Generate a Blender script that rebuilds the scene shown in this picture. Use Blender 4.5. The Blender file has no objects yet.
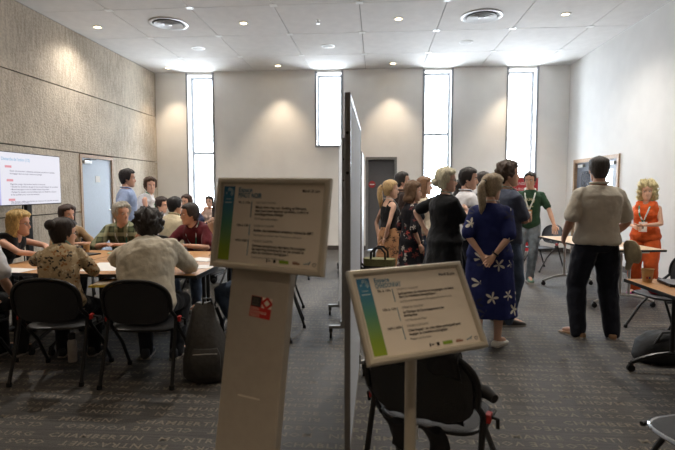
import bpy, bmesh, math, random
import numpy as np
from mathutils import Vector, Matrix, Euler
random.seed(7); np.random.seed(7)
S = bpy.context.scene
COL = S.collection
R = math.radians
# ------------------------------------------------------------------ camera
cd = bpy.data.cameras.new('camera'); cam = bpy.data.objects.new('camera', cd); COL.objects.link(cam)
cd.sensor_width = 36; cd.lens = 490 * 36 / 675
cam.location = (0, 0, 1.47)
cam.rotation_euler = (R(90 - 4.2019), 0, R(4.5964))
cd.dof.use_dof = True; cd.dof.focus_distance = 5.6; cd.dof.aperture_fstop = 3.2
cd.clip_start = 0.05
S.camera = cam
# ------------------------------------------------------------------ world, exposure
W = bpy.data.worlds.new('world'); S.world = W; W.use_nodes = True
bg = W.node_tree.nodes['Background']
bg.inputs[0].default_value = (0.80, 0.90, 1.0, 1); bg.inputs[1].default_value = 18.0
S.view_settings.view_transform = 'Standard'; S.view_settings.look = 'None'
S.view_settings.gamma = 1; S.view_settings.use_curve_mapping = False
S.view_settings.exposure = 0.56
S.cycles.use_denoising = True
DL_BACK, DL_MID, DL_NEAR = 95, 200, {5.5: 150, 2.6: 42, -.3: 165}
S.cycles.max_bounces = 8; S.cycles.diffuse_bounces = 5; S.cycles.transparent_max_bounces = 12
S.cycles.sample_clamp_indirect = 6

ROOM_X0, ROOM_X1, ROOM_Y0, ROOM_Y1, ROOM_H = -5.42, 4.38, -2.6, 11.8, 4.29
WINDOWS = [(-4.62, -3.98, 0.5, 2.36), (-1.46, -0.84, 2.50, None), (1.08, 1.73, 0.5, 2.78), (3.00, 3.66, 0.5, None)]

# daylight portals: they only guide sampling of the sky through the window openings
for i, (a, b, z0, tr) in enumerate(WINDOWS):
    ld = bpy.data.lights.new('window_portal', 'AREA'); ld.shape = 'RECTANGLE'
    ld.size = b - a; ld.size_y = 4.22 - z0; ld.cycles.is_portal = True
    lo = bpy.data.objects.new('window_portal', ld); COL.objects.link(lo)
    lo.location = ((a + b) / 2, ROOM_Y1 + 0.36, (4.22 + z0) / 2); lo.rotation_euler = (R(-90), 0, 0)

# ------------------------------------------------------------------ materials
def srgb(r, g, b):
    f = lambda c: (c / 255 / 12.92) if c / 255 <= .04045 else ((c / 255 + .055) / 1.055) ** 2.4
    return (f(r), f(g), f(b), 1)
MATS = {}
def nodes_of(name):
    m = bpy.data.materials.new(name); m.use_nodes = True
    nt = m.node_tree; return m, nt, nt.nodes['Principled BSDF'], nt.links
def mat(name, col, rough=.6, var=.06, scale=30, bump=0.0, bscale=None, metal=0, spec=.5, stretch=None, sheen=0, coat=0):
    """principled material with procedural colour variation and relief"""
    if name in MATS: return MATS[name]
    m, nt, p, L = nodes_of(name)
    tc = nt.nodes.new('ShaderNodeTexCoord')
    mp = nt.nodes.new('ShaderNodeMapping'); L.new(tc.outputs['Object'], mp.inputs['Vector'])
    if stretch: mp.inputs['Scale'].default_value = stretch
    nz = nt.nodes.new('ShaderNodeTexNoise'); nz.inputs['Scale'].default_value = scale; nz.inputs['Detail'].default_value = 3
    L.new(mp.outputs[0], nz.inputs['Vector'])
    rp = nt.nodes.new('ShaderNodeValToRGB')
    c = col if len(col) == 4 else srgb(*col)
    lo = [max(0, x * (1 - var * 2)) for x in c[:3]] + [1]; hi = [min(1, x * (1 + var * 2)) for x in c[:3]] + [1]
    rp.color_ramp.elements[0].position = .3; rp.color_ramp.elements[1].position = .7
    rp.color_ramp.elements[0].color = lo; rp.color_ramp.elements[1].color = hi
    L.new(nz.outputs['Fac'], rp.inputs[0]); L.new(rp.outputs[0], p.inputs['Base Color'])
    p.inputs['Roughness'].default_value = rough; p.inputs['Metallic'].default_value = metal
    p.inputs['Specular IOR Level'].default_value = spec
    if sheen: p.inputs['Sheen Weight'].default_value = sheen; p.inputs['Sheen Roughness'].default_value = .4
    if coat: p.inputs['Coat Weight'].default_value = coat
    if bump:
        n2 = nz
        if bscale:
            n2 = nt.nodes.new('ShaderNodeTexNoise'); n2.inputs['Scale'].default_value = bscale; n2.inputs['Detail'].default_value = 3
            L.new(mp.outputs[0], n2.inputs['Vector'])
        b = nt.nodes.new('ShaderNodeBump'); b.inputs['Strength'].default_value = bump; b.inputs['Distance'].default_value = .02
        L.new(n2.outputs['Fac'], b.inputs['Height']); L.new(b.outputs[0], p.inputs['Normal'])
    MATS[name] = m; return m
def emit(name, col, strength):
    if name in MATS: return MATS[name]
    m, nt, p, L = nodes_of(name)
    p.inputs['Base Color'].default_value = (.02, .02, .02, 1)
    p.inputs['Emission Color'].default_value = srgb(*col); p.inputs['Emission Strength'].default_value = strength
    MATS[name] = m; return m
def cloth(name, col, var=.05, bump=.25): return mat(name, col, rough=.85, var=var, scale=14, bump=bump, bscale=26, spec=.25, sheen=.15)
def floral(name, base, cols, scale=11, thr=.36, petals=5):
    """cloth scattered with petalled blossoms of a few colours"""
    if name in MATS: return MATS[name]
    m, nt, p, L = nodes_of(name)
    def math_(op, a, b=None):
        n = nt.nodes.new('ShaderNodeMath'); n.operation = op
        for i, q in enumerate((a, b)):
            if q is None: continue
            if isinstance(q, (int, float)): n.inputs[i].default_value = q
            else: L.new(q, n.inputs[i])
        return n.outputs[0]
    tc = nt.nodes.new('ShaderNodeTexCoord')
    v = nt.nodes.new('ShaderNodeTexVoronoi'); v.inputs['Scale'].default_value = scale; L.new(tc.outputs['Object'], v.inputs['Vector'])
    sub = nt.nodes.new('ShaderNodeVectorMath'); sub.operation = 'SUBTRACT'; L.new(tc.outputs['Object'], sub.inputs[0]); L.new(v.outputs['Position'], sub.inputs[1])
    sx = nt.nodes.new('ShaderNodeSeparateXYZ'); L.new(sub.outputs[0], sx.inputs[0])
    sp = nt.nodes.new('ShaderNodeSeparateColor'); L.new(v.outputs['Color'], sp.inputs[0])
    hx = math_('ADD', sx.outputs[0], math_('MULTIPLY', sx.outputs[1], .7))
    ang = math_('ADD', math_('ARCTAN2', hx, sx.outputs[2]), math_('MULTIPLY', sp.outputs[1], 6.28))
    rad = math_('ADD', math_('MULTIPLY', math_('COSINE', math_('MULTIPLY', ang, petals)), .45 * thr), .62 * thr)
    inside = math_('LESS_THAN', v.outputs['Distance'], rad)
    cr = nt.nodes.new('ShaderNodeValToRGB'); cr.color_ramp.interpolation = 'CONSTANT'
    els = cr.color_ramp.elements
    while len(els) < len(cols): els.new(.5)
    for i, c in enumerate(cols): els[i].position = i / len(cols); els[i].color = srgb(*c)
    L.new(sp.outputs[0], cr.inputs[0])
    mm = nt.nodes.new('ShaderNodeMixRGB'); L.new(inside, mm.inputs[0]); mm.inputs[1].default_value = srgb(*base); L.new(cr.outputs[0], mm.inputs[2])
    L.new(mm.outputs[0], p.inputs['Base Color']); p.inputs['Roughness'].default_value = .8; p.inputs['Specular IOR Level'].default_value = .25
    MATS[name] = m; return m
def plaid(name, cols):
    if name in MATS: return MATS[name]
    m, nt, p, L = nodes_of(name)
    tc = nt.nodes.new('ShaderNodeTexCoord'); prev = None
    for i, (d, sc, c) in enumerate([('Z', 5.2, cols[1]), ('X', 5.2, cols[1]), ('Z', 2.6, cols[2]), ('X', 2.6, cols[2])]):
        w = nt.nodes.new('ShaderNodeTexWave'); w.bands_direction = d; w.inputs['Scale'].default_value = sc; w.inputs['Distortion'].default_value = .6
        L.new(tc.outputs['Object'], w.inputs['Vector'])
        rp = nt.nodes.new('ShaderNodeValToRGB'); rp.color_ramp.elements[0].position = .62; rp.color_ramp.elements[1].position = .72
        L.new(w.outputs['Fac'], rp.inputs[0])
        ml = nt.nodes.new('ShaderNodeMath'); ml.operation = 'MULTIPLY'; ml.inputs[1].default_value = .6; L.new(rp.outputs[0], ml.inputs[0])
        mx = nt.nodes.new('ShaderNodeMixRGB'); L.new(ml.outputs[0], mx.inputs[0]); mx.inputs[2].default_value = srgb(*c)
        if prev is None: mx.inputs[1].default_value = srgb(*cols[0])
        else: L.new(prev.outputs[0], mx.inputs[1])
        prev = mx
    L.new(prev.outputs[0], p.inputs['Base Color']); p.inputs['Roughness'].default_value = .85
    MATS[name] = m; return m
def ramp_mat(name, axis, stops, rough=.6):
    """printed colour gradient running along an object's own axis (0..1 in generated space)"""
    if name in MATS: return MATS[name]
    m, nt, p, L = nodes_of(name)
    tc = nt.nodes.new('ShaderNodeTexCoord'); sx = nt.nodes.new('ShaderNodeSeparateXYZ'); L.new(tc.outputs['Generated'], sx.inputs[0])
    rp = nt.nodes.new('ShaderNodeValToRGB'); els = rp.color_ramp.elements
    while len(els) < len(stops): els.new(.5)
    for e, (pos, c) in zip(els, stops): e.position = pos; e.color = srgb(*c)
    L.new(sx.outputs[axis], rp.inputs[0]); L.new(rp.outputs[0], p.inputs['Base Color']); p.inputs['Roughness'].default_value = rough
    MATS[name] = m; return m
def glass_mat():
    m, nt, p, L = nodes_of('window_glass'); nt.nodes.remove(p)
    t = nt.nodes.new('ShaderNodeBsdfTransparent'); g = nt.nodes.new('ShaderNodeBsdfGlossy'); g.inputs['Roughness'].default_value = .03
    mx = nt.nodes.new('ShaderNodeMixShader'); mx.inputs[0].default_value = .06
    L.new(t.outputs[0], mx.inputs[1]); L.new(g.outputs[0], mx.inputs[2]); L.new(mx.outputs[0], nt.nodes['Material Output'].inputs[0])
    return m
GLASS = glass_mat()
def wood_mat(name, c1, c2, rough=.4, sc=3.0):
    m, nt, p, L = nodes_of(name)
    tc = nt.nodes.new('ShaderNodeTexCoord'); mp = nt.nodes.new('ShaderNodeMapping'); mp.inputs['Scale'].default_value = (1.2, 14, 14)
    L.new(tc.outputs['Object'], mp.inputs[0])
    nz = nt.nodes.new('ShaderNodeTexNoise'); nz.inputs['Scale'].default_value = sc; nz.inputs['Detail'].default_value = 5; L.new(mp.outputs[0], nz.inputs[0])
    rp = nt.nodes.new('ShaderNodeValToRGB'); rp.color_ramp.elements[0].color = srgb(*c1); rp.color_ramp.elements[1].color = srgb(*c2)
    rp.color_ramp.elements[0].position = .3; rp.color_ramp.elements[1].position = .7
    L.new(nz.outputs[0], rp.inputs[0]); L.new(rp.outputs[0], p.inputs['Base Color']); p.inputs['Roughness'].default_value = rough
    MATS[name] = m; return m
def concrete_mat():
    m, nt, p, L = nodes_of('bush_hammered_concrete')
    tc = nt.nodes.new('ShaderNodeTexCoord')
    n1 = nt.nodes.new('ShaderNodeTexNoise'); n1.inputs['Scale'].default_value = 34; n1.inputs['Detail'].default_value = 6; L.new(tc.outputs['Object'], n1.inputs[0])
    n2 = nt.nodes.new('ShaderNodeTexNoise'); n2.inputs['Scale'].default_value = 1.1; n2.inputs['Detail'].default_value = 3; L.new(tc.outputs['Object'], n2.inputs[0])
    mp = nt.nodes.new('ShaderNodeMapping'); mp.inputs['Scale'].default_value = (1, 10, 1.6); L.new(tc.outputs['Object'], mp.inputs[0])
    n3 = nt.nodes.new('ShaderNodeTexNoise'); n3.inputs['Scale'].default_value = 2.2; n3.inputs['Detail'].default_value = 5; L.new(mp.outputs[0], n3.inputs[0])
    a = nt.nodes.new('ShaderNodeMath'); a.operation = 'ADD'; L.new(n1.outputs[0], a.inputs[0]); L.new(n2.outputs[0], a.inputs[1])
    a2 = nt.nodes.new('ShaderNodeMath'); a2.operation = 'ADD'; L.new(a.outputs[0], a2.inputs[0]); L.new(n3.outputs[0], a2.inputs[1])
    dv = nt.nodes.new('ShaderNodeMath'); dv.operation = 'DIVIDE'; dv.inputs[1].default_value = 3; L.new(a2.outputs[0], dv.inputs[0])
    rp = nt.nodes.new('ShaderNodeValToRGB'); rp.color_ramp.elements[0].position = .40; rp.color_ramp.elements[1].position = .60
    rp.color_ramp.elements[0].color = srgb(166, 154, 138); rp.color_ramp.elements[1].color = srgb(206, 194, 176)
    L.new(dv.outputs[0], rp.inputs[0]); L.new(rp.outputs[0], p.inputs['Base Color']); p.inputs['Roughness'].default_value = .9
    b = nt.nodes.new('ShaderNodeBump'); b.inputs['Strength'].default_value = .55; b.inputs['Distance'].default_value = .02
    L.new(n1.outputs[0], b.inputs['Height']); L.new(b.outputs[0], p.inputs['Normal'])
    MATS['concrete'] = m; return m
def carpet_mat():
    m, nt, p, L = nodes_of('woven_carpet')
    tc = nt.nodes.new('ShaderNodeTexCoord')
    n1 = nt.nodes.new('ShaderNodeTexNoise'); n1.inputs['Scale'].default_value = 260; n1.inputs['Detail'].default_value = 2; L.new(tc.outputs['Object'], n1.inputs[0])
    mp = nt.nodes.new('ShaderNodeMapping'); mp.inputs['Scale'].default_value = (1.5, 34, 1); L.new(tc.outputs['Object'], mp.inputs[0])
    n2 = nt.nodes.new('ShaderNodeTexNoise'); n2.inputs['Scale'].default_value = 1.6; n2.inputs['Detail'].default_value = 4; L.new(mp.outputs[0], n2.inputs[0])
    ad = nt.nodes.new('ShaderNodeMath'); ad.operation = 'ADD'; L.new(n1.outputs[0], ad.inputs[0]); L.new(n2.outputs[0], ad.inputs[1])
    hv = nt.nodes.new('ShaderNodeMath'); hv.operation = 'MULTIPLY'; hv.inputs[1].default_value = .5; L.new(ad.outputs[0], hv.inputs[0])
    rp = nt.nodes.new('ShaderNodeValToRGB'); rp.color_ramp.elements[0].position = .40; rp.color_ramp.elements[1].position = .60
    rp.color_ramp.elements[0].color = srgb(38, 36, 34); rp.color_ramp.elements[1].color = srgb(76, 73, 70)
    L.new(hv.outputs[0], rp.inputs[0]); L.new(rp.outputs[0], p.inputs['Base Color'])
    p.inputs['Roughness'].default_value = .55; p.inputs['Specular IOR Level'].default_value = .55
    b = nt.nodes.new('ShaderNodeBump'); b.inputs['Strength'].default_value = .35; b.inputs['Distance'].default_value = .01
    L.new(n1.outputs[0], b.inputs['Height']); L.new(b.outputs[0], p.inputs['Normal'])
    return m
M = dict(
    plaster=mat('white_wall_paint', (216, 214, 211), .75, .015, 3, .04, 160),
    plaster_back_lit=mat('white_wall_paint_lit', (240, 238, 234), .75, .012, 3, .04, 160),  # same wall paint lightened, standing in for light the back wall lacks
    tile=mat('ceiling_tile_white', (219, 216, 213), .9, .02, 5, .05, 300),
    joint=mat('ceiling_joint_grey', (168, 164, 160), .9),
    white=mat('white_enamel', (235, 235, 233), .4, .02),
    base=mat('dark_baseboard', (72, 66, 62), .5),
    frame=mat('grey_window_frame', (150, 152, 156), .45, .03, metal=.2),
    doorgrey=mat('pale_grey_door', (178, 190, 204), .5, .02),
    doordark=mat('slate_grey_door', (92, 92, 94), .5, .03),
    doorblue=mat('slate_blue_door', (84, 90, 100), .4, .03),
    metal=mat('brushed_aluminium', (196, 194, 190), .32, .03, metal=.9),
    silver=mat('silver_frame_paint', (196, 188, 172), .38, .02, metal=.35),
    chrome=mat('chrome', (210, 212, 216), .14, .01, metal=1),
    darkgroove=mat('groove_dark', (52, 48, 44), .95),
    black=mat('black_plastic', (22, 22, 24), .45, .05),
    blacksoft=mat('black_seat_weave', (36, 37, 41), .55, .12, 200, .2),
    blackmetal=mat('black_tube_metal', (20, 20, 22), .35, .03),
    rubber=mat('black_rubber', (16, 16, 16), .8),
    red=mat('red_plastic', (176, 38, 34), .45),
    rearwall=mat('warm_taupe_wall', (150, 128, 104), .8, .02, 3),  # unseen wall; tone made up to dim and warm the bounced light
    paper=mat('white_paper', (232, 230, 226), .7, .01),
    vent=mat('vent_aluminium', (188, 187, 186), .4, .03, metal=.25),
    panel=mat('blue_grey_fabric_panel', (228, 234, 242), .85, .02, 90, .1),
    panelwhite=mat('white_panel_laminate', (226, 226, 226), .4, .01),
    alu_dark=mat('anodised_profile', (140, 138, 136), .4, .03, metal=.5),
    kraft=mat('kraft_cup_paper', (196, 156, 106), .75, .03),
)
M['wood_frame'] = wood_mat('oak_door_frame', (150, 120, 92), (184, 154, 124), .5)
M['tabletop'] = wood_mat('light_beech_tabletop', (166, 116, 66), (194, 146, 92), .5)
M['tabletop_pale'] = wood_mat('pale_maple_tabletop', (196, 168, 134), (216, 192, 162), .45)
M['concrete'] = concrete_mat(); M['carpet'] = carpet_mat()

# ------------------------------------------------------------------ mesh helpers
class MB:
    def __init__(s): s.v = []; s.f = []; s.m = []
    def add(s, vs, fs, mi=0):
        o = len(s.v); s.v += [tuple(map(float, v)) for v in vs]; s.f += [tuple(o + i for i in f) for f in fs]; s.m += [mi] * len(fs); return s
    def box(s, c, d, rot=None, mi=0):
        x, y, z = d[0] / 2, d[1] / 2, d[2] / 2
        vs = [Vector((a * x, b * y, e * z)) for a in (-1, 1) for b in (-1, 1) for e in (-1, 1)]
        if rot is not None:
            Mx = rot if isinstance(rot, Matrix) else Euler(rot).to_matrix(); vs = [Mx @ v for v in vs]
        vs = [v + Vector(c) for v in vs]
        return s.add(vs, [(0, 1, 3, 2), (4, 6, 7, 5), (0, 4, 5, 1), (2, 3, 7, 6), (0, 2, 6, 4), (1, 5, 7, 3)], mi)
    def span(s, x0, x1, y0, y1, z0, z1, mi=0): return s.box(((x0 + x1) / 2, (y0 + y1) / 2, (z0 + z1) / 2), (x1 - x0, y1 - y0, z1 - z0), None, mi)
    def tube(s, pts, r, n=8, caps=True, mi=0, closed=False, flat=1.0, upv=None):
        P = [np.array(p, float) for p in pts]; k = len(P)
        r = [r] * k if not hasattr(r, '__len__') else r
        vs = []; fs = []; u = None
        for i in range(k):
            if closed: t = P[(i + 1) % k] - P[i - 1]
            else: t = P[min(i + 1, k - 1)] - P[max(i - 1, 0)]
            t = t / (np.linalg.norm(t) + 1e-9)
            if upv is not None: u = np.array(upv, float)
            elif u is None: u = np.array((0, 0, 1.)) if abs(t[2]) < .9 else np.array((0, 1., 0))
            u = u - t * (u @ t); u /= np.linalg.norm(u) + 1e-9; w = np.cross(t, u)
            for j in range(n):
                a = 2 * math.pi * j / n; vs.append(P[i] + (w * math.cos(a) + u * math.sin(a) * flat) * r[i])
        for i in range(k if closed else k - 1):
            i2 = (i + 1) % k
            for j in range(n): fs.append((i * n + j, i * n + (j + 1) % n, i2 * n + (j + 1) % n, i2 * n + j))
        if caps and not closed: fs.append(tuple(range(n - 1, -1, -1))); fs.append(tuple((k - 1) * n + j for j in range(n)))
        return s.add(vs, fs, mi)
    def rings(s, rs, mi=0, cap=True):
        """loft through rings of equally many points"""
        n = len(rs[0]); vs = [p for r in rs for p in r]; fs = []
        for i in range(len(rs) - 1):
            for j in range(n): fs.append((i * n + j, i * n + (j + 1) % n, (i + 1) * n + (j + 1) % n, (i + 1) * n + j))
        if cap: fs.append(tuple(range(n - 1, -1, -1))); fs.append(tuple((len(rs) - 1) * n + j for j in range(n)))
        return s.add(vs, fs, mi)
    def lathe(s, prof, c=(0, 0, 0), n=20, mi=0):
        rs = [[(c[0] + r * math.cos(2 * math.pi * j / n), c[1] + r * math.sin(2 * math.pi * j / n), c[2] + z) for j in range(n)] for r, z in prof]
        return s.rings(rs, mi)
    def ball(s, c, r, nu=12, nv=8, mi=0, Mx=None):
        r = (r, r, r) if not hasattr(r, '__len__') else r
        rs = []
        for i in range(nv + 1):
            t = math.pi * (i + .02) / (nv + .04) - math.pi / 2
            ring = [np.array((r[0] * math.cos(t) * math.cos(2 * math.pi * j / nu), r[1] * math.cos(t) * math.sin(2 * math.pi * j / nu), r[2] * math.sin(t))) for j in range(nu)]
            if Mx is not None: ring = [Mx @ q for q in ring]
            rs.append([q + np.array(c, float) for q in ring])
        return s.rings(rs, mi)
    def mesh(s, name):
        me = bpy.data.meshes.new(name); me.from_pydata(s.v, [], s.f)
        if any(s.m): me.polygons.foreach_set('material_index', s.m)
        me.update(); return me
    def build(s, name, mats, parent=None, smooth=False, bevel=0):
        me = s.mesh(name); o = bpy.data.objects.new(name, me); COL.objects.link(o)
        for m in (mats if isinstance(mats, (list, tuple)) else [mats]): me.materials.append(m)
        if smooth:
            me.polygons.foreach_set('use_smooth', [True] * len(me.polygons))
            if smooth != 'all': me.set_sharp_from_angle(angle=R(smooth if smooth is not True else 40))
        if parent: o.parent = parent
        if bevel:
            b = o.modifiers.new('bevel', 'BEVEL'); b.width = bevel; b.segments = 2; b.limit_method = 'ANGLE'
        return o
def tag(o, label, cat, group=None):
    o['label'] = label; o['category'] = cat
    if group: o['group'] = group
    return o
def struct(o): o['kind'] = 'structure'; return o
def empty(name, loc=(0, 0, 0), rz=0):
    o = bpy.data.objects.new(name, None); COL.objects.link(o); o.location = loc; o.rotation_euler = (0, 0, rz); o.empty_display_size = .1; return o
def copy_tree(o, parent=None):
    c = o.copy(); COL.objects.link(c); c.parent = parent
    for ch in list(o.children): copy_tree(ch, c)
    return c
def text_mesh(body, size, align='LEFT', extrude=0, spacing=1.0, res=2, fit=None, bold=0):
    cu = bpy.data.curves.new('text', 'FONT'); cu.body = body; cu.size = size; cu.align_x = align; cu.extrude = extrude
    cu.resolution_u = res; cu.offset = bold * size; cu.space_character = spacing
    ob = bpy.data.objects.new('text', cu); me = bpy.data.meshes.new_from_object(ob)
    bpy.data.objects.remove(ob); bpy.data.curves.remove(cu)
    if fit:
        xs = [v.co.x for v in me.vertices]
        if xs:
            k = fit / max(1e-6, max(xs) - min(xs))
            for v in me.vertices: v.co.x *= k
    return me
def obj_of(name, me, m, parent=None, loc=(0, 0, 0), rot=(0, 0, 0)):
    me.name = name; o = bpy.data.objects.new(name, me); COL.objects.link(o); me.materials.clear(); me.materials.append(m)
    o.parent = parent; o.location = loc; o.rotation_euler = rot; return o
# ================================================================== THE ROOM
floor = struct(MB().span(ROOM_X0 - .2, ROOM_X1 + .2, ROOM_Y0 - .2, ROOM_Y1 + .5, -.15, 0).build('floor', M['carpet']))
# woven lettering of the carpet: rows of Burgundy vineyard names, every other row turned round
NAMES = ['CHAMBERTIN', 'MUSIGNY', 'CLOS DE VOUGEOT', 'ROMANEE CONTI', 'MONTRACHET', 'CORTON CHARLEMAGNE', 'CLOS DE VOUGEOT', 'LA TACHE', 'CORTON', 'CHABLIS', 'RICHEBOURG']
def carpet_letters():
    rng = random.Random(3); allv = []; allf = []; off = 0; cache = []
    for k in range(7):
        seq = [rng.choice(NAMES) for _ in range(21)]
        me = text_mesh('   '.join(seq), .070, spacing=1.12, res=1, bold=.012)
        vs = np.array([v.co[:] for v in me.vertices]); fs = [tuple(p.vertices) for p in me.polygons]
        vs[:, 0] *= 1.25; cache.append((vs, fs)); bpy.data.meshes.remove(me)
    y = 1.3; row = 0
    while y < 9.2:
        vs, fs = cache[rng.randrange(7)]; v = vs.copy(); v[:, 1] -= .03
        if row % 2: v[:, 0] = -v[:, 0] + v[:, 0].max(); v[:, 1] = -v[:, 1]
        v[:, 0] += ROOM_X0 - rng.random() * 4; v[:, 1] += y; v[:, 2] = .0012
        keep = lambda f: ROOM_X0 + .05 < min(v[i, 0] for i in f) and max(v[i, 0] for i in f) < ROOM_X1 - .05
        ff = [f for f in fs if keep(f)]
        allv.append(v); allf += [tuple(i + off for i in f) for f in ff]; off += len(v)
        y += .100; row += 1
    me = bpy.data.meshes.new('carpet_lettering'); me.from_pydata(np.concatenate(allv).tolist(), [], allf); me.validate()
    o = obj_of('carpet_lettering', me, mat('tan_carpet_yarn', (128, 120, 108), .75, .16, 200), floor)
    o['kind'] = 'stuff'; return o
carpet_letters()

# ceiling: structural slab and square tiles with open joints
TX = [-5.42] + [-4.25 + 1.322 * i for i in range(7)] + [4.38]
TY = [-2.6] + [-.86 + 1.42 * i for i in range(9)] + [11.8]
ceil = struct(MB().span(ROOM_X0 - .2, ROOM_X1 + .2, ROOM_Y0 - .2, ROOM_Y1 + .5, ROOM_H + .03, ROOM_H + .18).build('ceiling', M['joint']))
tile_cache = {}
for i in range(len(TX) - 1):
    for j in range(len(TY) - 1):
        w, d = TX[i + 1] - TX[i] - .012, TY[j + 1] - TY[j] - .012; key = (round(w, 3), round(d, 3))
        if key not in tile_cache:
            tile_cache[key] = MB().box((0, 0, 0), (w, d, .035)).mesh('ceiling_tile'); tile_cache[key].materials.append(M['tile'])
        o = bpy.data.objects.new('ceiling_tile', tile_cache[key]); COL.objects.link(o); o.parent = ceil
        o.location = ((TX[i] + TX[i + 1]) / 2, (TY[j] + TY[j + 1]) / 2, ROOM_H + .0175)
clip_me = MB().box((0, 0, 0), (.11, .11, .008)).mesh('joint_clip'); clip_me.materials.append(M['white'])
for x in TX[1:-1]:
    for y in TY[6:-1]:
        o = bpy.data.objects.new('joint_clip', clip_me); COL.objects.link(o); o.parent = ceil; o.location = (x, y, ROOM_H - .003)

# left wall of rough concrete panels, grooves between courses, door opening between y 8.62 and 9.68
wl = struct(MB().span(ROOM_X0 - .25, ROOM_X0 - .06, ROOM_Y0 - .2, ROOM_Y1 + .2, 0, ROOM_H).build('wall_left', M['darkgroove']))
DY0, DY1, DZ = 8.60, 9.74, 2.11
ZC = [0, 1.05, 2.13, 3.23, ROOM_H]
for k in range(4):
    z0, z1 = ZC[k] + .009, ZC[k + 1] - .009
    runs = [(ROOM_Y0, DY0), (DY1, ROOM_Y1)] if k < 2 else [(ROOM_Y0, ROOM_Y1)]
    for a, b in runs: MB().span(ROOM_X0 - .06, ROOM_X0, a, b, z0, z1).build('panel', M['concrete'], wl)
# door in the left wall
d1 = struct(empty('door_1', (ROOM_X0, (DY0 + DY1) / 2, 0)))
hw = (DY1 - DY0) / 2
MB().span(-.05, -.012, -hw + .06, hw - .06, .01, DZ - .06).build('door_leaf', M['doorgrey'], d1, bevel=.004)
f = MB().span(-.058, .02, -hw, -hw + .06, 0, DZ).span(-.058, .02, hw - .06, hw, 0, DZ).span(-.058, .02, -hw + .06, hw - .06, DZ - .06, DZ)
f.build('door_frame', M['wood_frame'], d1)
cl = MB().box((.015, -hw + .22, DZ - .14), (.05, .24, .06)).build('door_closer', M['metal'], d1, bevel=.008)
MB().tube([(.03, -hw + .12, DZ - .10), (.09, -hw + .2, DZ - .09), (.02, -hw + .5, DZ - .075)], .009).build('closer_arm', M['black'], cl)
for z in (.25, 1.05, 1.6, 1.85): MB().tube([(.004, -hw + .065, z - .06), (.004, -hw + .065, z + .06)], .012).build('hinge', M['metal'], d1)
hd = MB().tube([(-.012, hw - .13, 1.05), (.035, hw - .13, 1.05), (.035, hw - .26, 1.05)], .010).build('door_handle', M['metal'], d1, True)
MB().box((-.010, 0.02, 1.66), (.006, .15, .12)).build('notice', M['paper'], d1)

# right wall with wide double door
wr = MB()
RY0, RY1 = 9.30, 11.36
wr.span(ROOM_X1, ROOM_X1 + .2, ROOM_Y0 - .2, RY0, 0, ROOM_H).span(ROOM_X1, ROOM_X1 + .2, RY1, ROOM_Y1 + .2, 0, ROOM_H).span(ROOM_X1, ROOM_X1 + .2, RY0, RY1, DZ, ROOM_H)
struct(wr.build('wall_right', M['plaster']))
d2 = struct(empty('door_2', (ROOM_X1, (RY0 + RY1) / 2, 0))); hw = (RY1 - RY0) / 2
fr = MB()
for a in (-hw, hw - .07): fr.span(-.03, .2, a, a + .07, 0, DZ)
fr.span(-.03, .2, -hw + .07, hw - .07, DZ - .07, DZ); fr.build('door_frame', M['wood_frame'], d2)
for sgn in (-1, 1):
    lf = MB().span(.03, .075, min(sgn * .006, sgn * (hw - .075)), max(sgn * .006, sgn * (hw - .075)), .01, DZ - .075).build('door_leaf', M['doorblue'], d2, bevel=.004)
    MB().tube([(.03, sgn * .10, .8), (-.03, sgn * .10, .8), (-.03, sgn * .10, 1.3), (.03, sgn * .10, 1.3)], .012).build('door_handle', M['metal'], lf, True)
    MB().box((.01, sgn * (hw - .34), DZ - .15), (.05, .26, .06)).build('door_closer', M['metal'], lf, bevel=.008)
    MB().span(.026, .032, min(sgn * .28, sgn * .72), max(sgn * .28, sgn * .72), .95, 1.85).build('glass_panel', mat('dark_door_glass', (60, 66, 76), .08), lf)

# back wall with tall recessed windows and a grey door
wb = MB(); edges = [ROOM_X0 - .2]
BD = (-.27, .47, 2.23)
ops = sorted([(a, b, z0, 4.22) for a, b, z0, t in WINDOWS] + [(BD[0], BD[1], 0, BD[2])])
x = ROOM_X0 - .2
for a, b, z0, z1 in ops:
    wb.span(x, a, ROOM_Y1, ROOM_Y1 + .4, 0, ROOM_H)
    if z0 > 0: wb.span(a, b, ROOM_Y1, ROOM_Y1 + .4, 0, z0)
    wb.span(a, b, ROOM_Y1, ROOM_Y1 + .4, z1, ROOM_H); x = b
wb.span(x, ROOM_X1 + .2, ROOM_Y1, ROOM_Y1 + .4, 0, ROOM_H)
struct(wb.build('wall_back', M['plaster_back_lit']))
for i, (a, b, z0, tr) in enumerate(WINDOWS):
    w = struct(empty('window_%d' % (i + 1), ((a + b) / 2, ROOM_Y1, z0))); hw = (b - a) / 2; H = 4.22 - z0
    g = .26
    fr = MB().span(-hw, -hw + .06, g, g + .07, 0, H).span(hw - .06, hw, g, g + .07, 0, H).span(-hw + .045, hw - .045, g, g + .07, 0, .05).span(-hw + .045, hw - .045, g, g + .07, H - .05, H)
    fr.build('window_frame', M['frame'], w)
    if tr: MB().span(-hw + .045, hw - .045, g, g + .06, tr - z0 - .035, tr - z0 + .035).build('transom', M['frame'], w)
    cuts = [.05] + ([tr - z0] if tr else []) + [H - .05]
    for q in range(len(cuts) - 1): MB().span(-hw + .045, hw - .045, g + .025, g + .035, cuts[q] + (.035 if q else 0), cuts[q + 1] - (.035 if q < len(cuts) - 2 else 0)).build('pane', GLASS, w)
    ar = MB()
    for u in (-hw - .03, hw - .018): ar.span(u, u + .048, -.02, .02, -.03, H + .05)
    ar.span(-hw + .018, hw - .018, -.02, .02, -.03, 0)
    ar.build('window_edge_trim', M['frame'], w)
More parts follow.
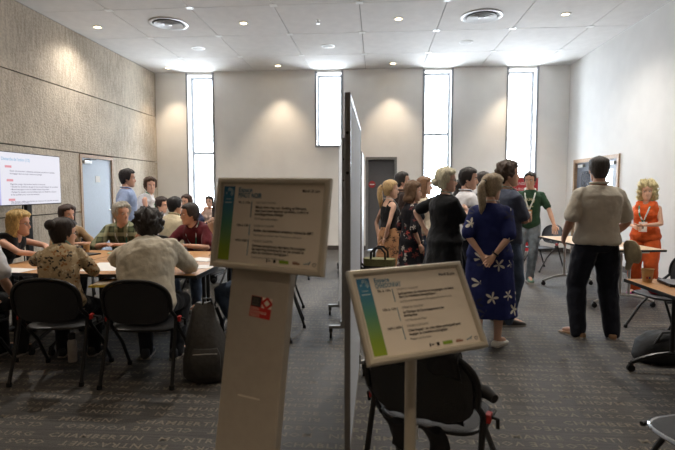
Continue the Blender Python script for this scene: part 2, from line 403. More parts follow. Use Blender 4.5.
d3 = struct(empty('door_3', ((BD[0] + BD[1]) / 2, ROOM_Y1, 0))); hw = (BD[1] - BD[0]) / 2
MB().span(-hw + .06, hw - .06, .06, .10, .01, BD[2] - .06).build('door_leaf', M['doordark'], d3, bevel=.004)
MB().span(-hw, -hw + .06, -.015, .2, 0, BD[2]).span(hw - .06, hw, -.015, .2, 0, BD[2]).span(-hw + .06, hw - .06, -.015, .2, BD[2] - .06, BD[2]).build('door_frame', mat('grey_steel_frame', (124, 124, 124), .5), d3)
sg = MB().tube([(-.22, .058, 1.58), (-.22, .05, 1.58)], .085, 24).build('round_sign', mat('red_sign_vinyl', (170, 60, 62), .5), d3)
obj_of('sign_bar', MB().box((0, 0, 0), (.11, .003, .022)).mesh('sign_bar'), M['paper'], sg, (-.22, .047, 1.58))
MB().tube([(.22, .06, 1.05), (.22, .0, 1.05), (.10, .0, 1.05)], .011).build('door_handle', M['metal'], d3, True)
# rear wall behind the photographer and baseboards
struct(MB().span(ROOM_X0 - .2, ROOM_X1 + .2, ROOM_Y0 - .2, ROOM_Y0, 0, ROOM_H).build('wall_rear', M['rearwall']))
bb = MB(); x = ROOM_X0
for a, b in ((BD[0], BD[1]), (ROOM_X1, ROOM_X1)): bb.span(x, a, ROOM_Y1 - .015, ROOM_Y1, 0, .10); x = b
struct(bb.build('baseboard_back', M['base']))
struct(MB().span(ROOM_X1 - .015, ROOM_X1, ROOM_Y0, RY0, 0, .10).span(ROOM_X1 - .015, ROOM_X1, RY1, ROOM_Y1 - .02, 0, .10).build('baseboard_right', M['base']))

# ------------------------------------------------------------------ ceiling fittings
def downlight(x, y, on=True, power=70, label=''):
    t = tag(empty('downlight', (x, y, ROOM_H)), label, 'downlight', 'recessed ceiling downlights')
    MB().lathe([(.052, .0), (.085, -.001), (.09, -.006), (.085, -.011), (.058, -.008), (.052, 0)], n=24).build('trim_ring', M['white'], t, True)
    MB().lathe([(.0005, -.002), (.054, -.002), (.054, -.004), (.0005, -.004)], n=20).build('lens', emit('warm_lamp_lens', (255, 226, 170), 14.0), t)
    if on:
        l = bpy.data.lights.new('downlight_beam', 'SPOT'); l.energy = power; l.color = (1.0, .80, .58) if y > 9 or y < 5 else (1.0, .93, .84); l.spot_size = R(78 if y > 9 or y < 5 else 138); l.spot_blend = .7 if y > 9 or y < 5 else 1.0; l.shadow_soft_size = .05
        o = bpy.data.objects.new('downlight_beam', l); COL.objects.link(o); o.location = (x, y, ROOM_H - .02)
    return t
LX = [-4.88, -2.28, .34, 3.02]
for y, nm in ((11.32, 'against the window wall'), (8.42, 'second row from window wall')):
    for x, nx in zip(LX, ('over the concrete wall', 'next to the sprinkler' if y < 9 else 'left of the slit window', 'above the grey door' if y > 9 else 'above the partitions', 'by the right white wall')):
        downlight(x, y, True, DL_BACK if y > 9 else DL_MID * (.55 if x < -4 else 1), 'small warm downlight %s, %s' % (nx, nm))
for y in (5.5, 2.6, -.3):
    for x in LX: downlight(x, y, True, DL_NEAR[y], {5.5: 'small warm downlight in the ceiling row over the standing group', 2.6: 'small warm downlight in the ceiling row over the programme signs', -.3: 'small warm downlight in the ceiling row by the rear wall'}[y])
def diffuser(x, y, label):
    t = tag(empty('air_diffuser', (x, y, ROOM_H)), label, 'air vent', 'round ceiling air diffusers')
    MB().lathe([(.27, -.0), (.325, -.002), (.33, -.012), (.30, -.022), (.265, -.012), (.27, 0)], n=40).build('outer_ring', M['vent'], t, True)
    MB().lathe([(.001, -.002), (.27, -.002), (.27, -.004), (.001, -.004)], n=32).build('backing', mat('vent_shadow_grey', (96, 94, 92), .6), t)
    for r in (.235, .175, .115): MB().lathe([(r - .045, -.006), (r, -.022), (r + .004, -.030), (r - .005, -.030), (r - .05, -.012)], n=36).build('louvre_ring', M['vent'], t, True)
    MB().lathe([(.001, -.006), (.05, -.006), (.06, -.03), (.03, -.04), (.001, -.04)], n=20).build('hub', M['vent'], t, True)
diffuser(-3.57, 8.34, 'round metal air diffuser in ceiling near the concrete wall')
diffuser(1.69, 8.40, 'round metal air diffuser in ceiling near the right white wall')
for x, y, lb in ((-3.6, 9.82, 'white round ceiling speaker near the concrete wall'), (-.98, 9.88, 'white round ceiling speaker before the short high window'), (1.69, 9.82, 'white round ceiling speaker behind the right air diffuser')):
    t = tag(empty('ceiling_speaker', (x, y, ROOM_H)), lb, 'speaker', 'round ceiling speakers')
    MB().lathe([(.001, -.001), (.11, -.001), (.115, -.008), (.10, -.012), (.001, -.012)], n=28).build('grille', mat('speaker_grille', (205, 203, 200), .7, .05, 300), t, True)
    MB().lathe([(.112, 0), (.13, -.001), (.13, -.008), (.113, -.010)], n=28).build('rim', M['white'], t, True)
t = tag(empty('fire_sprinkler', (-1.0, 8.38, ROOM_H)), 'small metal sprinkler head hanging from the ceiling', 'sprinkler')
MB().lathe([(.001, 0), (.04, 0), (.04, -.01), (.001, -.012)], n=16).build('escutcheon', M['white'], t)
MB().lathe([(.012, -.01), (.012, -.05), (.03, -.055), (.03, -.06), (.001, -.06)], n=12).build('deflector', M['metal'], t)

# ------------------------------------------------------------------ television on a pole stand
tv = tag(empty('television', (-4.84, 6.53, 0), 0), 'large flat television on a black pole, slide with red tags on screen', 'television')
MB().box((0, 0, 1.605), (.045, 1.24, .715)).build('casing', M['black'], tv, bevel=.006)
scr = MB().box((.0235, 0, 1.606), (.002, 1.215, .69)).build('screen', emit('screen_white_slide', (236, 234, 244), .62), tv)
INK = emit('screen_ink_grey', (120, 116, 140), .5); INKR = emit('screen_tag_red', (232, 150, 160), .6); INKB = emit('screen_title_blue', (140, 190, 226), .6); INKL = emit('screen_violet_edge', (200, 200, 250), .6)
def scr_text(body, size, y, z, m, w=None):
    me = text_mesh(body, size, fit=w, bold=.015); obj_of('slide_text', me, m, scr, (.0252, y, z), (R(90), 0, R(90)))
# the screen is read from +x side: its left is towards -y
scr_text("Démarche de l'action (1/2)", .06, -.56, 1.845, INKB, .52)
def pill(y, z, s):
    MB().box((.0252, y + .058, z + .010), (.001, .115, .030)).build('slide_tag', INKR, scr)
    scr_text(s, .022, y + .022, z + .003, M['paper'])
pill(-.50, 1.755, 'ÉTAPE 1')
scr_text("Réunir tous les acteurs : collectivités, entreprises, associations et habitants", .03, -.42, 1.70, INK, .9)
scr_text("les engager dans un projet commun et partagé", .03, -.42, 1.665, INK, .62)
pill(-.48, 1.575, 'ÉTAPE 2')
scr_text("Diagnostic partagé : état des lieux, besoins et ressources", .03, -.42, 1.525, INK, .68)
scr_text("• Étudier les émissions de gaz et les consommations du territoire", .03, -.42, 1.49, INK, .96)
scr_text("• Mesurer les progrès et suivre les résultats obtenus chaque année", .03, -.42, 1.455, INK, .76)
scr_text("• Partager les données avec les habitants dans une démarche collective", .03, -.42, 1.42, INK, .92)
scr_text("et les publier pour tous les services", .03, -.42, 1.385, INK, .55)
pill(-.46, 1.318, 'ÉTAPE 3')
scr_text("Plan d'action : définir les objectifs, les moyens et le calendrier de travail", .03, -.42, 1.29, INK, .96)
scr_text("et la gouvernance du projet", .03, -.42, 1.272, INK, .34)
MB().box((.0252, -.597, 1.606), (.001, .02, .69)).build('slide_border', INKL, scr)
MB().box((-.06, 0, .80), (.05, .10, 1.52)).build('pole', M['blackmetal'], tv, bevel=.006)
MB().box((-.035, 0, 1.6), (.03, .3, .3)).build('bracket', M['blackmetal'], tv)
MB().box((-.02, 0, .02), (.6, .75, .03)).build('base_plate', M['blackmetal'], tv, bevel=.008)
MB().tube([(-.08, -.07, 1.25), (-.10, -.09, .9), (-.09, -.07, .5), (-.10, -.06, .04)], .008).build('cable', M['rubber'], tv, True)

# ------------------------------------------------------------------ mobile partitions
def partition(loc, rz, length, height, feet, label, face=('panel', 'panelwhite'), lift=.16, th=.03, fl=.12):
    """origin at the near end on the floor; runs along +y; left face -x, right face +x"""
    t = tag(empty('mobile_partition', loc, rz), label, 'partition', 'mobile partition panels')
    fr = MB().span(-th / 2, th / 2, 0, .035, lift, height).span(-th / 2, th / 2, length - .035, length, lift, height)
    fr.span(-th / 2, th / 2, .035, length - .035, lift, lift + .035).span(-th / 2, th / 2, .035, length - .035, height - .035, height)
    fr.build('edge_profile', M['alu_dark'], t, bevel=.004)
    MB().span(.002, th / 2 - .003, .035, length - .035, lift + .035, height - .035).build('face_panel', M[face[0]], t)
    MB().span(-th / 2 + .003, -.002, .035, length - .035, lift + .035, height - .035).build('face_panel', M[face[1]], t)
    for y in feet:
        ft = MB().box((0, y, .115), (2 * fl + .04, .045, .03)).build('foot', M['alu_dark'], t, bevel=.006)
        MB().box((0, y, .15), (.05, .06, .05)).build('foot_post', M['alu_dark'], ft)
        for sx in (-1, 1):
            c = MB().tube([(sx * fl - .011, y, .034), (sx * fl + .011, y, .034)], .034, 14).build('caster', M['rubber'], ft)
            MB().box((sx * fl, y, .08), (.034, .03, .04)).build('caster_fork', M['black'], ft)
    if len(feet) == 1: MB().span(-.012, .012, .08, .16, 0, .05).build('glide', M['rubber'], t)
    for z in (1.55, 1.75): MB().tube([(0, -.006, z), (0, .0, z)], .008, 10).build('latch_pin', M['black'], t)
    return t
partition((-.148, 2.47, 0), R(-.2), 1.45, 1.95, (1.3,), 'mobile partition with pale blue fabric face beside the right sign', fl=.05, lift=.05)
partition((-.315, 4.62, 0), R(6.0), 1.15, 1.95, (.12, 1.0), 'angled white partition panel behind the pale blue partition', ('panelwhite', 'panelwhite'))
partition((-.215, 6.55, 0), R(.0), 1.2, 1.97, (.15, 1.05), 'white partition panel beside the piled chairs and tote bag', ('panelwhite', 'panelwhite'))
partition((-.50, 7.95, 0), R(5), 1.1, 1.95, (.12, .98), 'farthest white partition panel toward the grey door', ('panelwhite', 'panelwhite'))

# ------------------------------------------------------------------ programme signs
INKD = mat('dark_print_ink', (40, 38, 40), .7); INKG = mat('grey_print_ink', (120, 114, 110), .7); INKT = mat('blue_print_ink', (56, 120, 150), .7); INKGR = mat('green_print_ink', (130, 160, 50), .7)
def sign_face(parent, Mx, w, h, title, date, items, lab):
    """silver snap frame with an A3 programme; built in the sign's plane: x right, y up, z towards the reader, origin top left"""
    fb = .022
    def place(o): o.matrix_local = Mx @ o.matrix_local if False else Mx @ Matrix.Translation(o.location); return o
    def put(mb, name, m, par=None, bevel=0, smooth=False):
        o = mb.build(name, m, parent if par is None else par, smooth, bevel)
        if par is None: o.matrix_local = Mx
        return o
    fr = MB()
    # mitred frame bars
    prof = [(0, -.012), (0, .006), (.006, .012), (.016, .012), (fb, .004), (fb, -.012)]
    c = [(0, 0, 1, -1), (w, 0, -1, -1), (w, -h, -1, 1), (0, -h, 1, 1)]
    rs = [[(x + sx * q, y + sy * q, z) for q, z in prof] for x, y, sx, sy in c]
    for k in range(4):
        a, b = rs[k], rs[(k + 1) % 4]; n = len(prof)
        fr.add(a + b, [(j, j + 1, n + j + 1, n + j) for j in range(n - 1)] + [(n - 1, 0, n, 2 * n - 1)])
    put(fr, 'snap_frame', M['silver'])
    put(MB().span(.004, w - .004, -h + .004, -.004, -.014, -.004), 'back_panel', M['metal'])
    sh = put(MB().span(fb - .002, w - fb + .002, -h + fb - .002, -fb + .002, -.004, -.001), 'poster', mat('poster_paper', (222, 212, 198), .65, .015, 8))
    u = (w - 2 * fb) / 100  # percent units of the sheet
    X = lambda p: fb + p * u; vh = (h - 2 * fb) / 100; Y = lambda p: -fb - p * vh
    def line(s, x, y, size, m, width=None, z=.0004):
        me = text_mesh(s, size * 1.12, fit=None if width is None else width * u, bold=.022 if m is not INKG else .008); obj_of('printed_text', me, m, sh, (X(x), Y(y), z))
    MB().span(X(1.5), X(13), Y(98), Y(3), -.0009, .0002).build('colour_band', ramp_mat('band_teal_to_green', 1, [(0, (136, 158, 24)), (.18, (122, 150, 40)), (.5, (72, 132, 108)), (.8, (48, 118, 150)), (1, (40, 110, 150))]), sh)
    em = MB()
    for k in range(3): em.tube([(X(7.6) + (.008 + .004 * k) * math.cos(a), Y(11) + (.008 + .004 * k) * math.sin(a), .0006) for a in np.linspace(-.9, 2.6 - .3 * k, 12)], .0011, 6)
    em.ball((X(4.6), Y(12), .0006), (.003, .003, .0008), 10, 6); em.box((X(7.3), Y(24), .0005), (.030, .003, .0006)); em.box((X(7.3), Y(19.5), .0005), (.022, .002, .0006))
    em.build('emblem', mat('pale_emblem_ink', (186, 204, 208), .7), sh)
    line('Espace', 17, 10, .0205, INKT, 14); line(title, 17, 17.5, .0225, INKT, 24); line(date, 80, 9, .012, INKD, 16)
    for y0, tm, hd, body, ft in items:
        line(tm, 18, y0 + 1, .011, INKD, 8 if len(tm) < 8 else 12)
        nn = 3 * len(body) + 9
        MB().span(X(31.5), X(31.9), Y(y0 + nn), Y(y0 - 2), -.0009, .0004).build('rule', INKT, sh)
        line(hd, 36, y0 + .5, .0085, INKG, 20)
        for k, b in enumerate(body): line(b, 36, y0 + 6.5 + 4.3 * k, .0118, INKD, min(58, 1.12 * len(b)))
        line(ft, 36, y0 + 6.5 + 4.3 * len(body) + 1.2, .0085, INKG, min(50, 1.05 * len(ft)))
    # row of partner marks along the bottom
    lg = MB().box((X(52), Y(94.5), .0004), (.004, .011, .0008)).box((X(54.5), Y(94.5), .0004), (.010, .003, .0008)).box((X(59.5), Y(94.5), .0004), (.009, .011, .0008)); lg.build('partner_mark', INKD, sh)
    MB().box((X(68.5), Y(94.5), .0004), (.037, .011, .0008)).build('partner_mark', INKGR, sh)
    MB().box((X(80), Y(95), .0004), (.028, .006, .0008)).box((X(79), Y(93.2), .0004), (.018, .002, .0008)).build('partner_mark', mat('rust_ink', (150, 110, 90), .7), sh)
    MB().tube([(X(87), Y(95), .0004), (X(90), Y(94), .0004), (X(92.5), Y(91.5), .0004), (X(91), Y(95.5), .0004)], .0012, 6).build('partner_mark', INKT, sh)
    MB().tube([(X(96.5) + .006 * math.cos(a), Y(94.5) + .005 * math.sin(a), .0004) for a in np.linspace(0, 5.5, 12)], .0012, 6).build('partner_mark', INKG, sh)
    return sh
def sign_matrix(tl, a, b):
    x = Vector(a).normalized(); y = Vector(b); y = (y - x * y.dot(x)).normalized(); z = x.cross(y)
    m = Matrix((x, y, z)).transposed().to_4x4(); m.translation = Vector(tl); return m
LITEMS = [(24, '9h à 10h', 'TABLE RONDE D\'OUVERTURE', ['Mieux vivre chez soi : Building et Fibreuse,', 'deux jours pour explorer quotidien, confort et', 'accompagnements d\'énergie'], 'CCI Dijon et Bourgogne'),
          (53, '10h à 13h', 'ATELIER DU COLLECTIF', ['Atelier des transitions urbaines, relevez le défi !'], 'Territoire et métier des Transitions d\'Avenir'),
          (72, '14h30 à 16h30', 'ATELIER DU COLLECTIF', ['Comment permettre aux répondants d\'accompagner', 'de reporting (indicateurs) sur les projets et', 'plans de transition écologique ?'], 'Communauté urbaine de Bourgogne')]
RITEMS = [(22, '9h à 10h', 'ATELIER DU COLLECTIF', ['La fourniture de données en bourgogne : un levier', 'dans la transition énergétique !'], 'Le Pôle et le Département Bourgogne Franche-Comté'),
          (46, '10h à 13h', 'ATELIER DU COLLECTIF', ['La Fabrique de l\'accompagnement des', 'entreprises'], 'CCI Europe de Dijon'),
          (69, '14h30 à 16h30', 'ATELIER DU COLLECTIF', ['Côté Impact : un côté débat participatif pour', 'engager la transition écologique'], 'Région et Ruralité')]
# left sign: flat wide post, leaning back
ls = tag(empty('sign_stand', (-.50, 1.50, 0)), 'programme sign headed PINOT NOIR on a wide flat grey post with red sticker', 'sign')
TLp = Vector((-.580, 1.775, 1.511)) - Vector((-.50, 1.50, 0))
ML = sign_matrix(TLp, (.4306, -.1616, -.0071), (.0339, .0432, .3200)); sw, sh_ = .46, .325
sign_face(ls, ML, sw, sh_, 'PINOT NOIR', 'Mardi 25 juin', LITEMS, 'l')
GREY = mat('warm_grey_post_paint', (168, 160, 148), .5, .02, metal=.1)
post = MB().span(.082, .326, -1.475, -.25, -.060, -.018).build('post', GREY, ls, bevel=.006); post.matrix_local = ML
pt = post
o = MB().span(.16, .25, -.762, -.757, -.0178, -.0168).build('scuff', mat('scuff_white', (210, 204, 190), .6), ls); o.matrix_local = ML
o = MB().box((.165 + .025, -.455 + .0, -.0172), (.046, .028 * 2, .0008))
stk = empty('sticker', (0, 0, 0)); stk.parent = ls; stk.matrix_local = ML @ Matrix.Translation((.180, -.412, -.0172)) @ Matrix.Rotation(R(-4), 4, 'Z')
SR = mat('sticker_red', (182, 40, 36), .5); SK = mat('sticker_black', (34, 32, 32), .5); SWt = mat('sticker_white', (222, 212, 196), .5)
MB().span(0, .086, -.072, 0, -.0006, .0004).build('sticker_field', SR, stk)
MB().span(.001, .042, -.036, -.001, .0003, .0008).build('sticker_square', SK, stk)
MB().span(.046, .086, -.036, 0, .0003, .0008).build('sticker_square', SWt, stk)
q = MB()
cxs, cys = .066, -.018
for sx, sy in ((1, 1), (1, -1), (-1, 1), (-1, -1)): q.box((cxs + sx * .0095, cys + sy * .0085, .0011), (.028, .009, .0006), (0, 0, sx * sy * R(-42)))
q.build('sticker_lattice', SR, stk)
for k, s in enumerate(('CENTRE', 'DIJON', 'EXPO')): obj_of('sticker_text', text_mesh(s, .0085, fit=.026), mat('sticker_grey', (120, 112, 104), .6), stk, (.006, -.012 - .010 * k, .0010))
for k, (s, w_) in enumerate((('DIJON', .032), ('BOURGOGNE', .066), ('EVENTS', .038))): obj_of('sticker_text', text_mesh(s, .0125, fit=w_), SWt, stk, (.003, -.047 - .0112 * k, .0010))
MB().span(-.17, .17, -.16, .17, 0, .012).build('base_plate', M['silver'], ls, bevel=.004)
# right sign: tilted face on a round pole
rs_ = tag(empty('sign_stand', (.13, 1.735, 0)), 'tilted programme sign headed CHARDONNAY on a slim round pole', 'sign')
MR = sign_matrix(Vector((-.104, 1.659, 1.1875)) - Vector((.13, 1.735, 0)), (.4135, .2013, .0099), (-.078, .1524, .2757))
sign_face(rs_, MR, sw, sh_, 'CHARDONNAY', 'Mardi 25 juin', RITEMS, 'r')
MB().tube([(-.005, .0, .02), (-.005, .0, 1.02)], .021, 20).build('pole', M['silver'], rs_, True)
MB().box((-.005, -.012, 1.015), (.09, .05, .06)).build('tilt_bracket', M['silver'], rs_, bevel=.006)
MB().lathe([(.001, .014), (.05, .014), (.17, .008), (.175, 0), (.001, 0)], n=36).build('base_plate', M['silver'], rs_, True)
# ================================================================== FURNITURE
def arc(c, r0, r1, a0, a1, n, plane='xz', y=0):
    return [(c[0] + r0 * math.cos(a), y, c[1] + r1 * math.sin(a)) for a in np.linspace(a0, a1, n)]
def make_chair(metal='blackmetal', rim='blackmetal'):
    """folding chair, faces +y, origin on the floor under the seat"""
    t = empty('folding_chair')
    # seat: rounded pan
    def ss(w, d, n=28, e=.55):
        return [(w * math.copysign(abs(math.cos(a)) ** e, math.cos(a)), d * math.copysign(abs(math.sin(a)) ** e, math.sin(a))) for a in np.linspace(0, 2 * math.pi, n, endpoint=False)]
    MB().rings([[(x, y + .02, z) for x, y in ss(w, d)] for w, d, z in ((.195, .19, .393), (.205, .20, .399), (.205, .20, .411), (.195, .19, .417), (.10, .10, .409))]).build('seat', M['blacksoft'], t, True)
    MB().tube([(x, y + .02, .405) for x, y in ss(.208, .203)], .011, 8, closed=True).build('seat_rim', M[rim], t, True)
    # backrest: curved rounded shield
    def shield(s, off):
        pts = []
        for a in np.linspace(0, 2 * math.pi, 32, endpoint=False):
            cx_, sz = math.cos(a), math.sin(a)
            e = .5 if sz < 0 else .8
            x = .212 * s * math.copysign(abs(cx_) ** e, cx_); z = .628 + (.165 if sz > 0 else .155) * s * math.copysign(abs(sz) ** e, sz)
            y = -.215 - .16 * (z - .5) + .035 * (1 - (x / .21) ** 2) * -1 + off
            pts.append((x, y, z))
        return pts
    MB().rings([shield(.4, .006), shield(.8, .006), shield(.97, .006), shield(1, 0), shield(.97, -.008), shield(.8, -.008), shield(.4, -.008)]).build('backrest', M['blacksoft'], t, True)
    # tube loop around the backrest running into the hinges
    lp = []
    for a in np.linspace(R(-14), R(194), 26):
        x = .225 * math.copysign(abs(math.cos(a)) ** .8, math.cos(a)); z = .628 + .178 * math.copysign(abs(math.sin(a)) ** .8, math.sin(a))
        lp.append((x, -.215 - .16 * (z - .5) - .035 * (1 - (x / .225) ** 2), z))
    lp = [(.228, -.10, .44), (.228, -.17, .52)] + lp + [(-.228, -.17, .52), (-.228, -.10, .44)]
    MB().tube(lp, .0135, 8).build('back_frame', M[metal], t, True)
    for sx in (-1, 1):
        for (y1, ht) in ((-.30, .50), (.22, .46)):
            l = MB().tube([(sx * .228, -.14, ht), (sx * .232, y1 * .55 - .05, .25), (sx * .238, y1, .02)], .0125, 8).build('leg', M[metal], t, True)
            MB().tube([(sx * .238, y1 + (.003 if y1 < 0 else -.003), .03), (sx * .2385, y1, 0)], .018, 8).build('foot_cap', M['rubber'], l)
        h = MB().box((sx * .245, -.12, .485), (.022, .05, .04)).build('hinge', M['red'], t, bevel=.006)
        MB().tube([(sx * .25, -.12, .49), (sx * .275, -.10, .475), (sx * .275, -.09, .43)], .008).build('link_hook', M['black'], h, True)
        MB().tube([(sx * .215, -.10, .39), (sx * .215, .18, .385)], .011, 8).build('seat_rail', M[metal], t, True)
    MB().tube([(-.215, -.06, .385), (.215, -.06, .385)], .009, 8).build('crossbar', M[metal], t, True)
    for c in t.children_recursive:
        for v in c.data.vertices: v.co.x *= 1.12
    return t
chair0 = make_chair(); chair_used = [False]
chair1 = make_chair('blackmetal', 'chrome'); chair1_used = [False]
def chair(x, y, fd, label, group='black folding chairs', chrome=False):
    src, fl = (chair1, chair1_used) if chrome else (chair0, chair_used)
    c = copy_tree(src) if fl[0] else src; fl[0] = True
    c.location = (x, y, 0); c.rotation_euler = (0, 0, R(-fd)); c['label'] = label; c['category'] = 'chair'; c['group'] = group
    return c

def make_table(w, d, label, top='tabletop', loc=(0, 0, 0), rz=0, metal='blackmetal', group='meeting tables', ins=.22):
    """long side along local x"""
    t = tag(empty('folding_table', loc, rz), label, 'table', group)
    MB().box((0, 0, .728), (w - .008, d - .008, .024)).build('tabletop', M[top], t, bevel=.003)
    e = MB()
    for sx in (-1, 1): e.box((sx * (w / 2 - .002), 0, .7265), (.004, d, .026)); e.box((0, sx * (d / 2 - .002), .7265), (w - .008, .004, .026))
    e.build('edge_band', M['black'], t)
    MB().box((0, 0, .695), (w - 2 * ins, .05, .04)).build('beam', M[metal], t)
    for sx in (-1, 1):
        x = sx * (w / 2 - ins)
        lg = MB()
        for sy in (-1, 1): lg.tube([(x, sy * .055, .69), (x, sy * .055, .16)], .017, 10)
        lg.box((x, 0, .698), (.05, d * .7, .035))
        L_ = lg.build('leg', M[metal], t, True)
        MB().tube([(x, (d * .46) * s, .075 + .085 * (1 - s * s)) for s in np.linspace(-1, 1, 13)], .018, 8).build('foot', M[metal], L_, True)
        for sy in (-1, 1):
            MB().tube([(x - .012, sy * d * .46, .030), (x + .012, sy * d * .46, .030)], .030, 12).build('caster', M['rubber'], L_)
            MB().box((x, sy * d * .46, .062), (.030, .026, .03)).build('caster_fork', M['black'], L_)
    return t
# left group: four tables pushed into one big top
for k, (x, y, lb) in enumerate(((-2.22, 4.39, 'beech folding table under the large white paper sheet'), (-3.02, 4.39, 'beech folding table before the blonde woman in black'),
                                (-2.22, 5.19, 'beech folding table before the man in maroon polo'), (-3.02, 5.19, 'beech folding table with the kraft cup, before the plaid shirt'))):
    make_table(.796 if 0 else (1.4 if x > -2.5 else .64), .796, lb, loc=((-2.22 if x > -2.5 else -3.245), y, 0), group='beech tables of the left group', ins=.06 if x > -2.5 else .12)
make_table(1.6, .75, 'beech folding table of the far left group', loc=(-2.70, 8.10, 0), group='beech tables of the left group')
# right side tables
make_table(1.75, .80, 'pale folding table with silver arched legs beside the green shirt', 'tabletop_pale', (2.99, 6.98, 0), R(-84), 'metal', 'tables of the right group', ins=.16)
make_table(1.55, .80, 'folding table holding the kraft cup and closed laptop', 'tabletop', (2.43, 3.37, 0), R(-89), 'blackmetal', 'tables of the right group', ins=.10)

chair(-1.40, 8.05, 268, 'empty black folding chair at the far table, beside the partitions')
# chairs (facing degrees: 0 away from the photographer, 90 to the right)
chair(-1.16, 5.62, 262, 'empty black folding chair behind the left sign, nearer the windows')
chair(.286, 2.32, 24, 'black folding chair with a dark jacket hung over its back', 'black folding chairs')
chair(1.475, 2.13, 252, 'black folding chair with chrome seat rim, empty, before the laptop table', 'chrome-rimmed folding chairs', True)
chair(2.98, 9.15, 250, 'black folding chair beyond the pale table, near the right wall')
chair(2.90, 5.12, 262, 'black folding chair with a red cloth behind the laptop table')
chair(-.03, 5.28, 80, 'black folding chair under the olive tote bag', 'chrome-rimmed folding chairs', True)
chair(.02, 5.90, 84, 'black folding chair between tote bag and white partition', 'chrome-rimmed folding chairs', True)

# ------------------------------------------------------------------ things on the tables and floor
TZ = .741
def cup(x, y, z, label, h=.092, r=.037, m='kraft', band=True):
    t = tag(empty('paper_cup', (x, y, z)), label, 'cup', 'paper cups')
    MB().lathe([(.001, .002), (r * .72, .002), (r * .72, 0), (r * .97, h - .004), (r * 1.05, h - .003), (r * 1.05, h), (r * .98, h), (r * .93, h - .006), (r * .68, .006), (.001, .006)], n=24).build('cup_body', M[m], t, True)
    if band:
        o = MB()
        for i, c in enumerate(((0, .3), (.45, .3))):
            a = R(-120) + c[0]; o.box((r * .87 * math.cos(a), r * .87 * math.sin(a), h * .38), (.003, .012, .016), (0, 0, a), i)
        o.build('print_mark', [mat('cup_print_red', (170, 60, 60), .6), mat('cup_print_blue', (60, 80, 130), .6)], t)
    MB().lathe([(.001, h * .7), (r * .86, h * .7), (r * .86, h * .7 + .002), (.001, h * .7 + .002)], n=16).build('drink', mat('coffee', (60, 38, 24), .2), t)
cup(2.12, 3.99, TZ, 'kraft paper cup beside the closed laptop', .105, .045)
cup(-3.33, 5.36, TZ, 'kraft paper cup before the man in plaid shirt')
cup(-3.52, 5.44, TZ, 'small white paper cup before the woman with long dark hair', .075, .033, 'paper', False)
def sheet(x, y, rz, w, d, label, m='paper', z=TZ, th=.0016, name='paper_sheet', cat='paper', group='loose papers', lift=0):
    mb = MB(); n = 5
    top = [[(w * (i / (n - 1) - .5), d * (j / (n - 1) - .5), z + th + lift * ((i / (n - 1) - .5) ** 2 * (j / (n - 1)))) for i in range(n)] for j in range(n)]
    vs = [p for r in top for p in r]; k = len(vs); vs += [(x_, y_, z_ - th) for x_, y_, z_ in vs]
    fs = []
    for j in range(n - 1):
        for i in range(n - 1):
            a = j * n + i; fs.append((a, a + 1, a + n + 1, a + n)); fs.append((k + a, k + a + n, k + a + n + 1, k + a + 1))
    ring = [i for i in range(n)] + [j * n + n - 1 for j in range(1, n)] + [n * n - 1 - i for i in range(1, n)] + [j * n for j in range(n - 2, 0, -1)]
    for q in range(len(ring)): a, b = ring[q], ring[(q + 1) % len(ring)]; fs.append((a, k + a, k + b, b))
    mb.add(vs, fs); o = mb.build(name, M[m] if isinstance(m, str) else m); o.location = (x, y, 0); o.rotation_euler = (0, 0, rz)
    return tag(o, label, cat, group)
sheet(-2.36, 4.42, R(10), .68, .52, 'large white paper sheet spread on the beech tables')
sheet(-3.24, 4.12, R(-8), .30, .21, 'white printed page before the blonde woman')
sheet(-3.05, 4.58, R(20), .30, .21, 'white page beyond the beige patterned blouse')
sheet(-1.68, 4.44, R(8), .297, .21, 'white page at the table end by the grey sleeve')
sheet(-1.80, 4.92, R(-25), .297, .21, 'white page on the beech table, nearer the maroon polo')
sheet(-2.20, 5.28, R(18), .21, .297, 'white page under the hands of the man in maroon')
sheet(-3.26, 5.18, R(-18), .30, .21, 'dark tablet folder before the woman with long dark hair', 'black', th=.012, name='tablet_folder', cat='folder', group='folders')
sheet(-2.95, 5.34, R(24), .20, .14, 'pale green notebook beside the kraft cup', mat('sage_cover', (150, 168, 140), .7), th=.008, name='notebook', cat='notebook', group='notebooks')
def pen(x, y, rz, label, col, z=TZ):
    t = tag(empty('pen', (x, y, z + .006), rz), label, 'pen', 'pens on the tables')
    MB().tube([(-.07, 0, 0), (.05, 0, 0), (.068, 0, 0), (.073, 0, 0)], [.0055, .0055, .003, .001], 8).build('barrel', col, t)
    MB().tube([(-.07, 0, .0), (-.02, 0, 0)], .0062, 8).build('cap', mat('navy_cap', (30, 40, 90), .4), t)
BLUEP = mat('blue_pen', (40, 60, 150), .35); BLK = M['black']
pen(-2.84, 4.50, R(35), 'blue pen beside the large white sheet', BLUEP); pen(-2.98, 4.42, R(55), 'blue pen before the woman in beige blouse', BLUEP)
pen(-3.10, 4.72, R(-15), 'black marker on the table by the white pages', BLK); pen(-2.76, 5.32, R(30), 'dark blue pen beside the pale green notebook', BLUEP)
pen(-3.00, 4.24, R(12), 'black pen behind the head with the bun', BLK); pen(-2.37, 5.26, R(70), 'white and blue pen held over the page by the man in maroon', M['white'])
t = tag(empty('water_bottle', (-3.48, 5.16, TZ)), 'clear plastic water bottle before the woman resting her chin', 'bottle')
MB().lathe([(.001, 0), (.03, 0), (.032, .01), (.032, .12), (.028, .135), (.014, .16), (.013, .175), (.001, .175)], n=18).build('bottle_body', mat('clear_pet', (206, 220, 218), .1), t, True)
MB().lathe([(.001, .172), (.015, .172), (.015, .192), (.001, .192)], n=14).build('cap', mat('teal_cap', (70, 150, 140), .4), t)
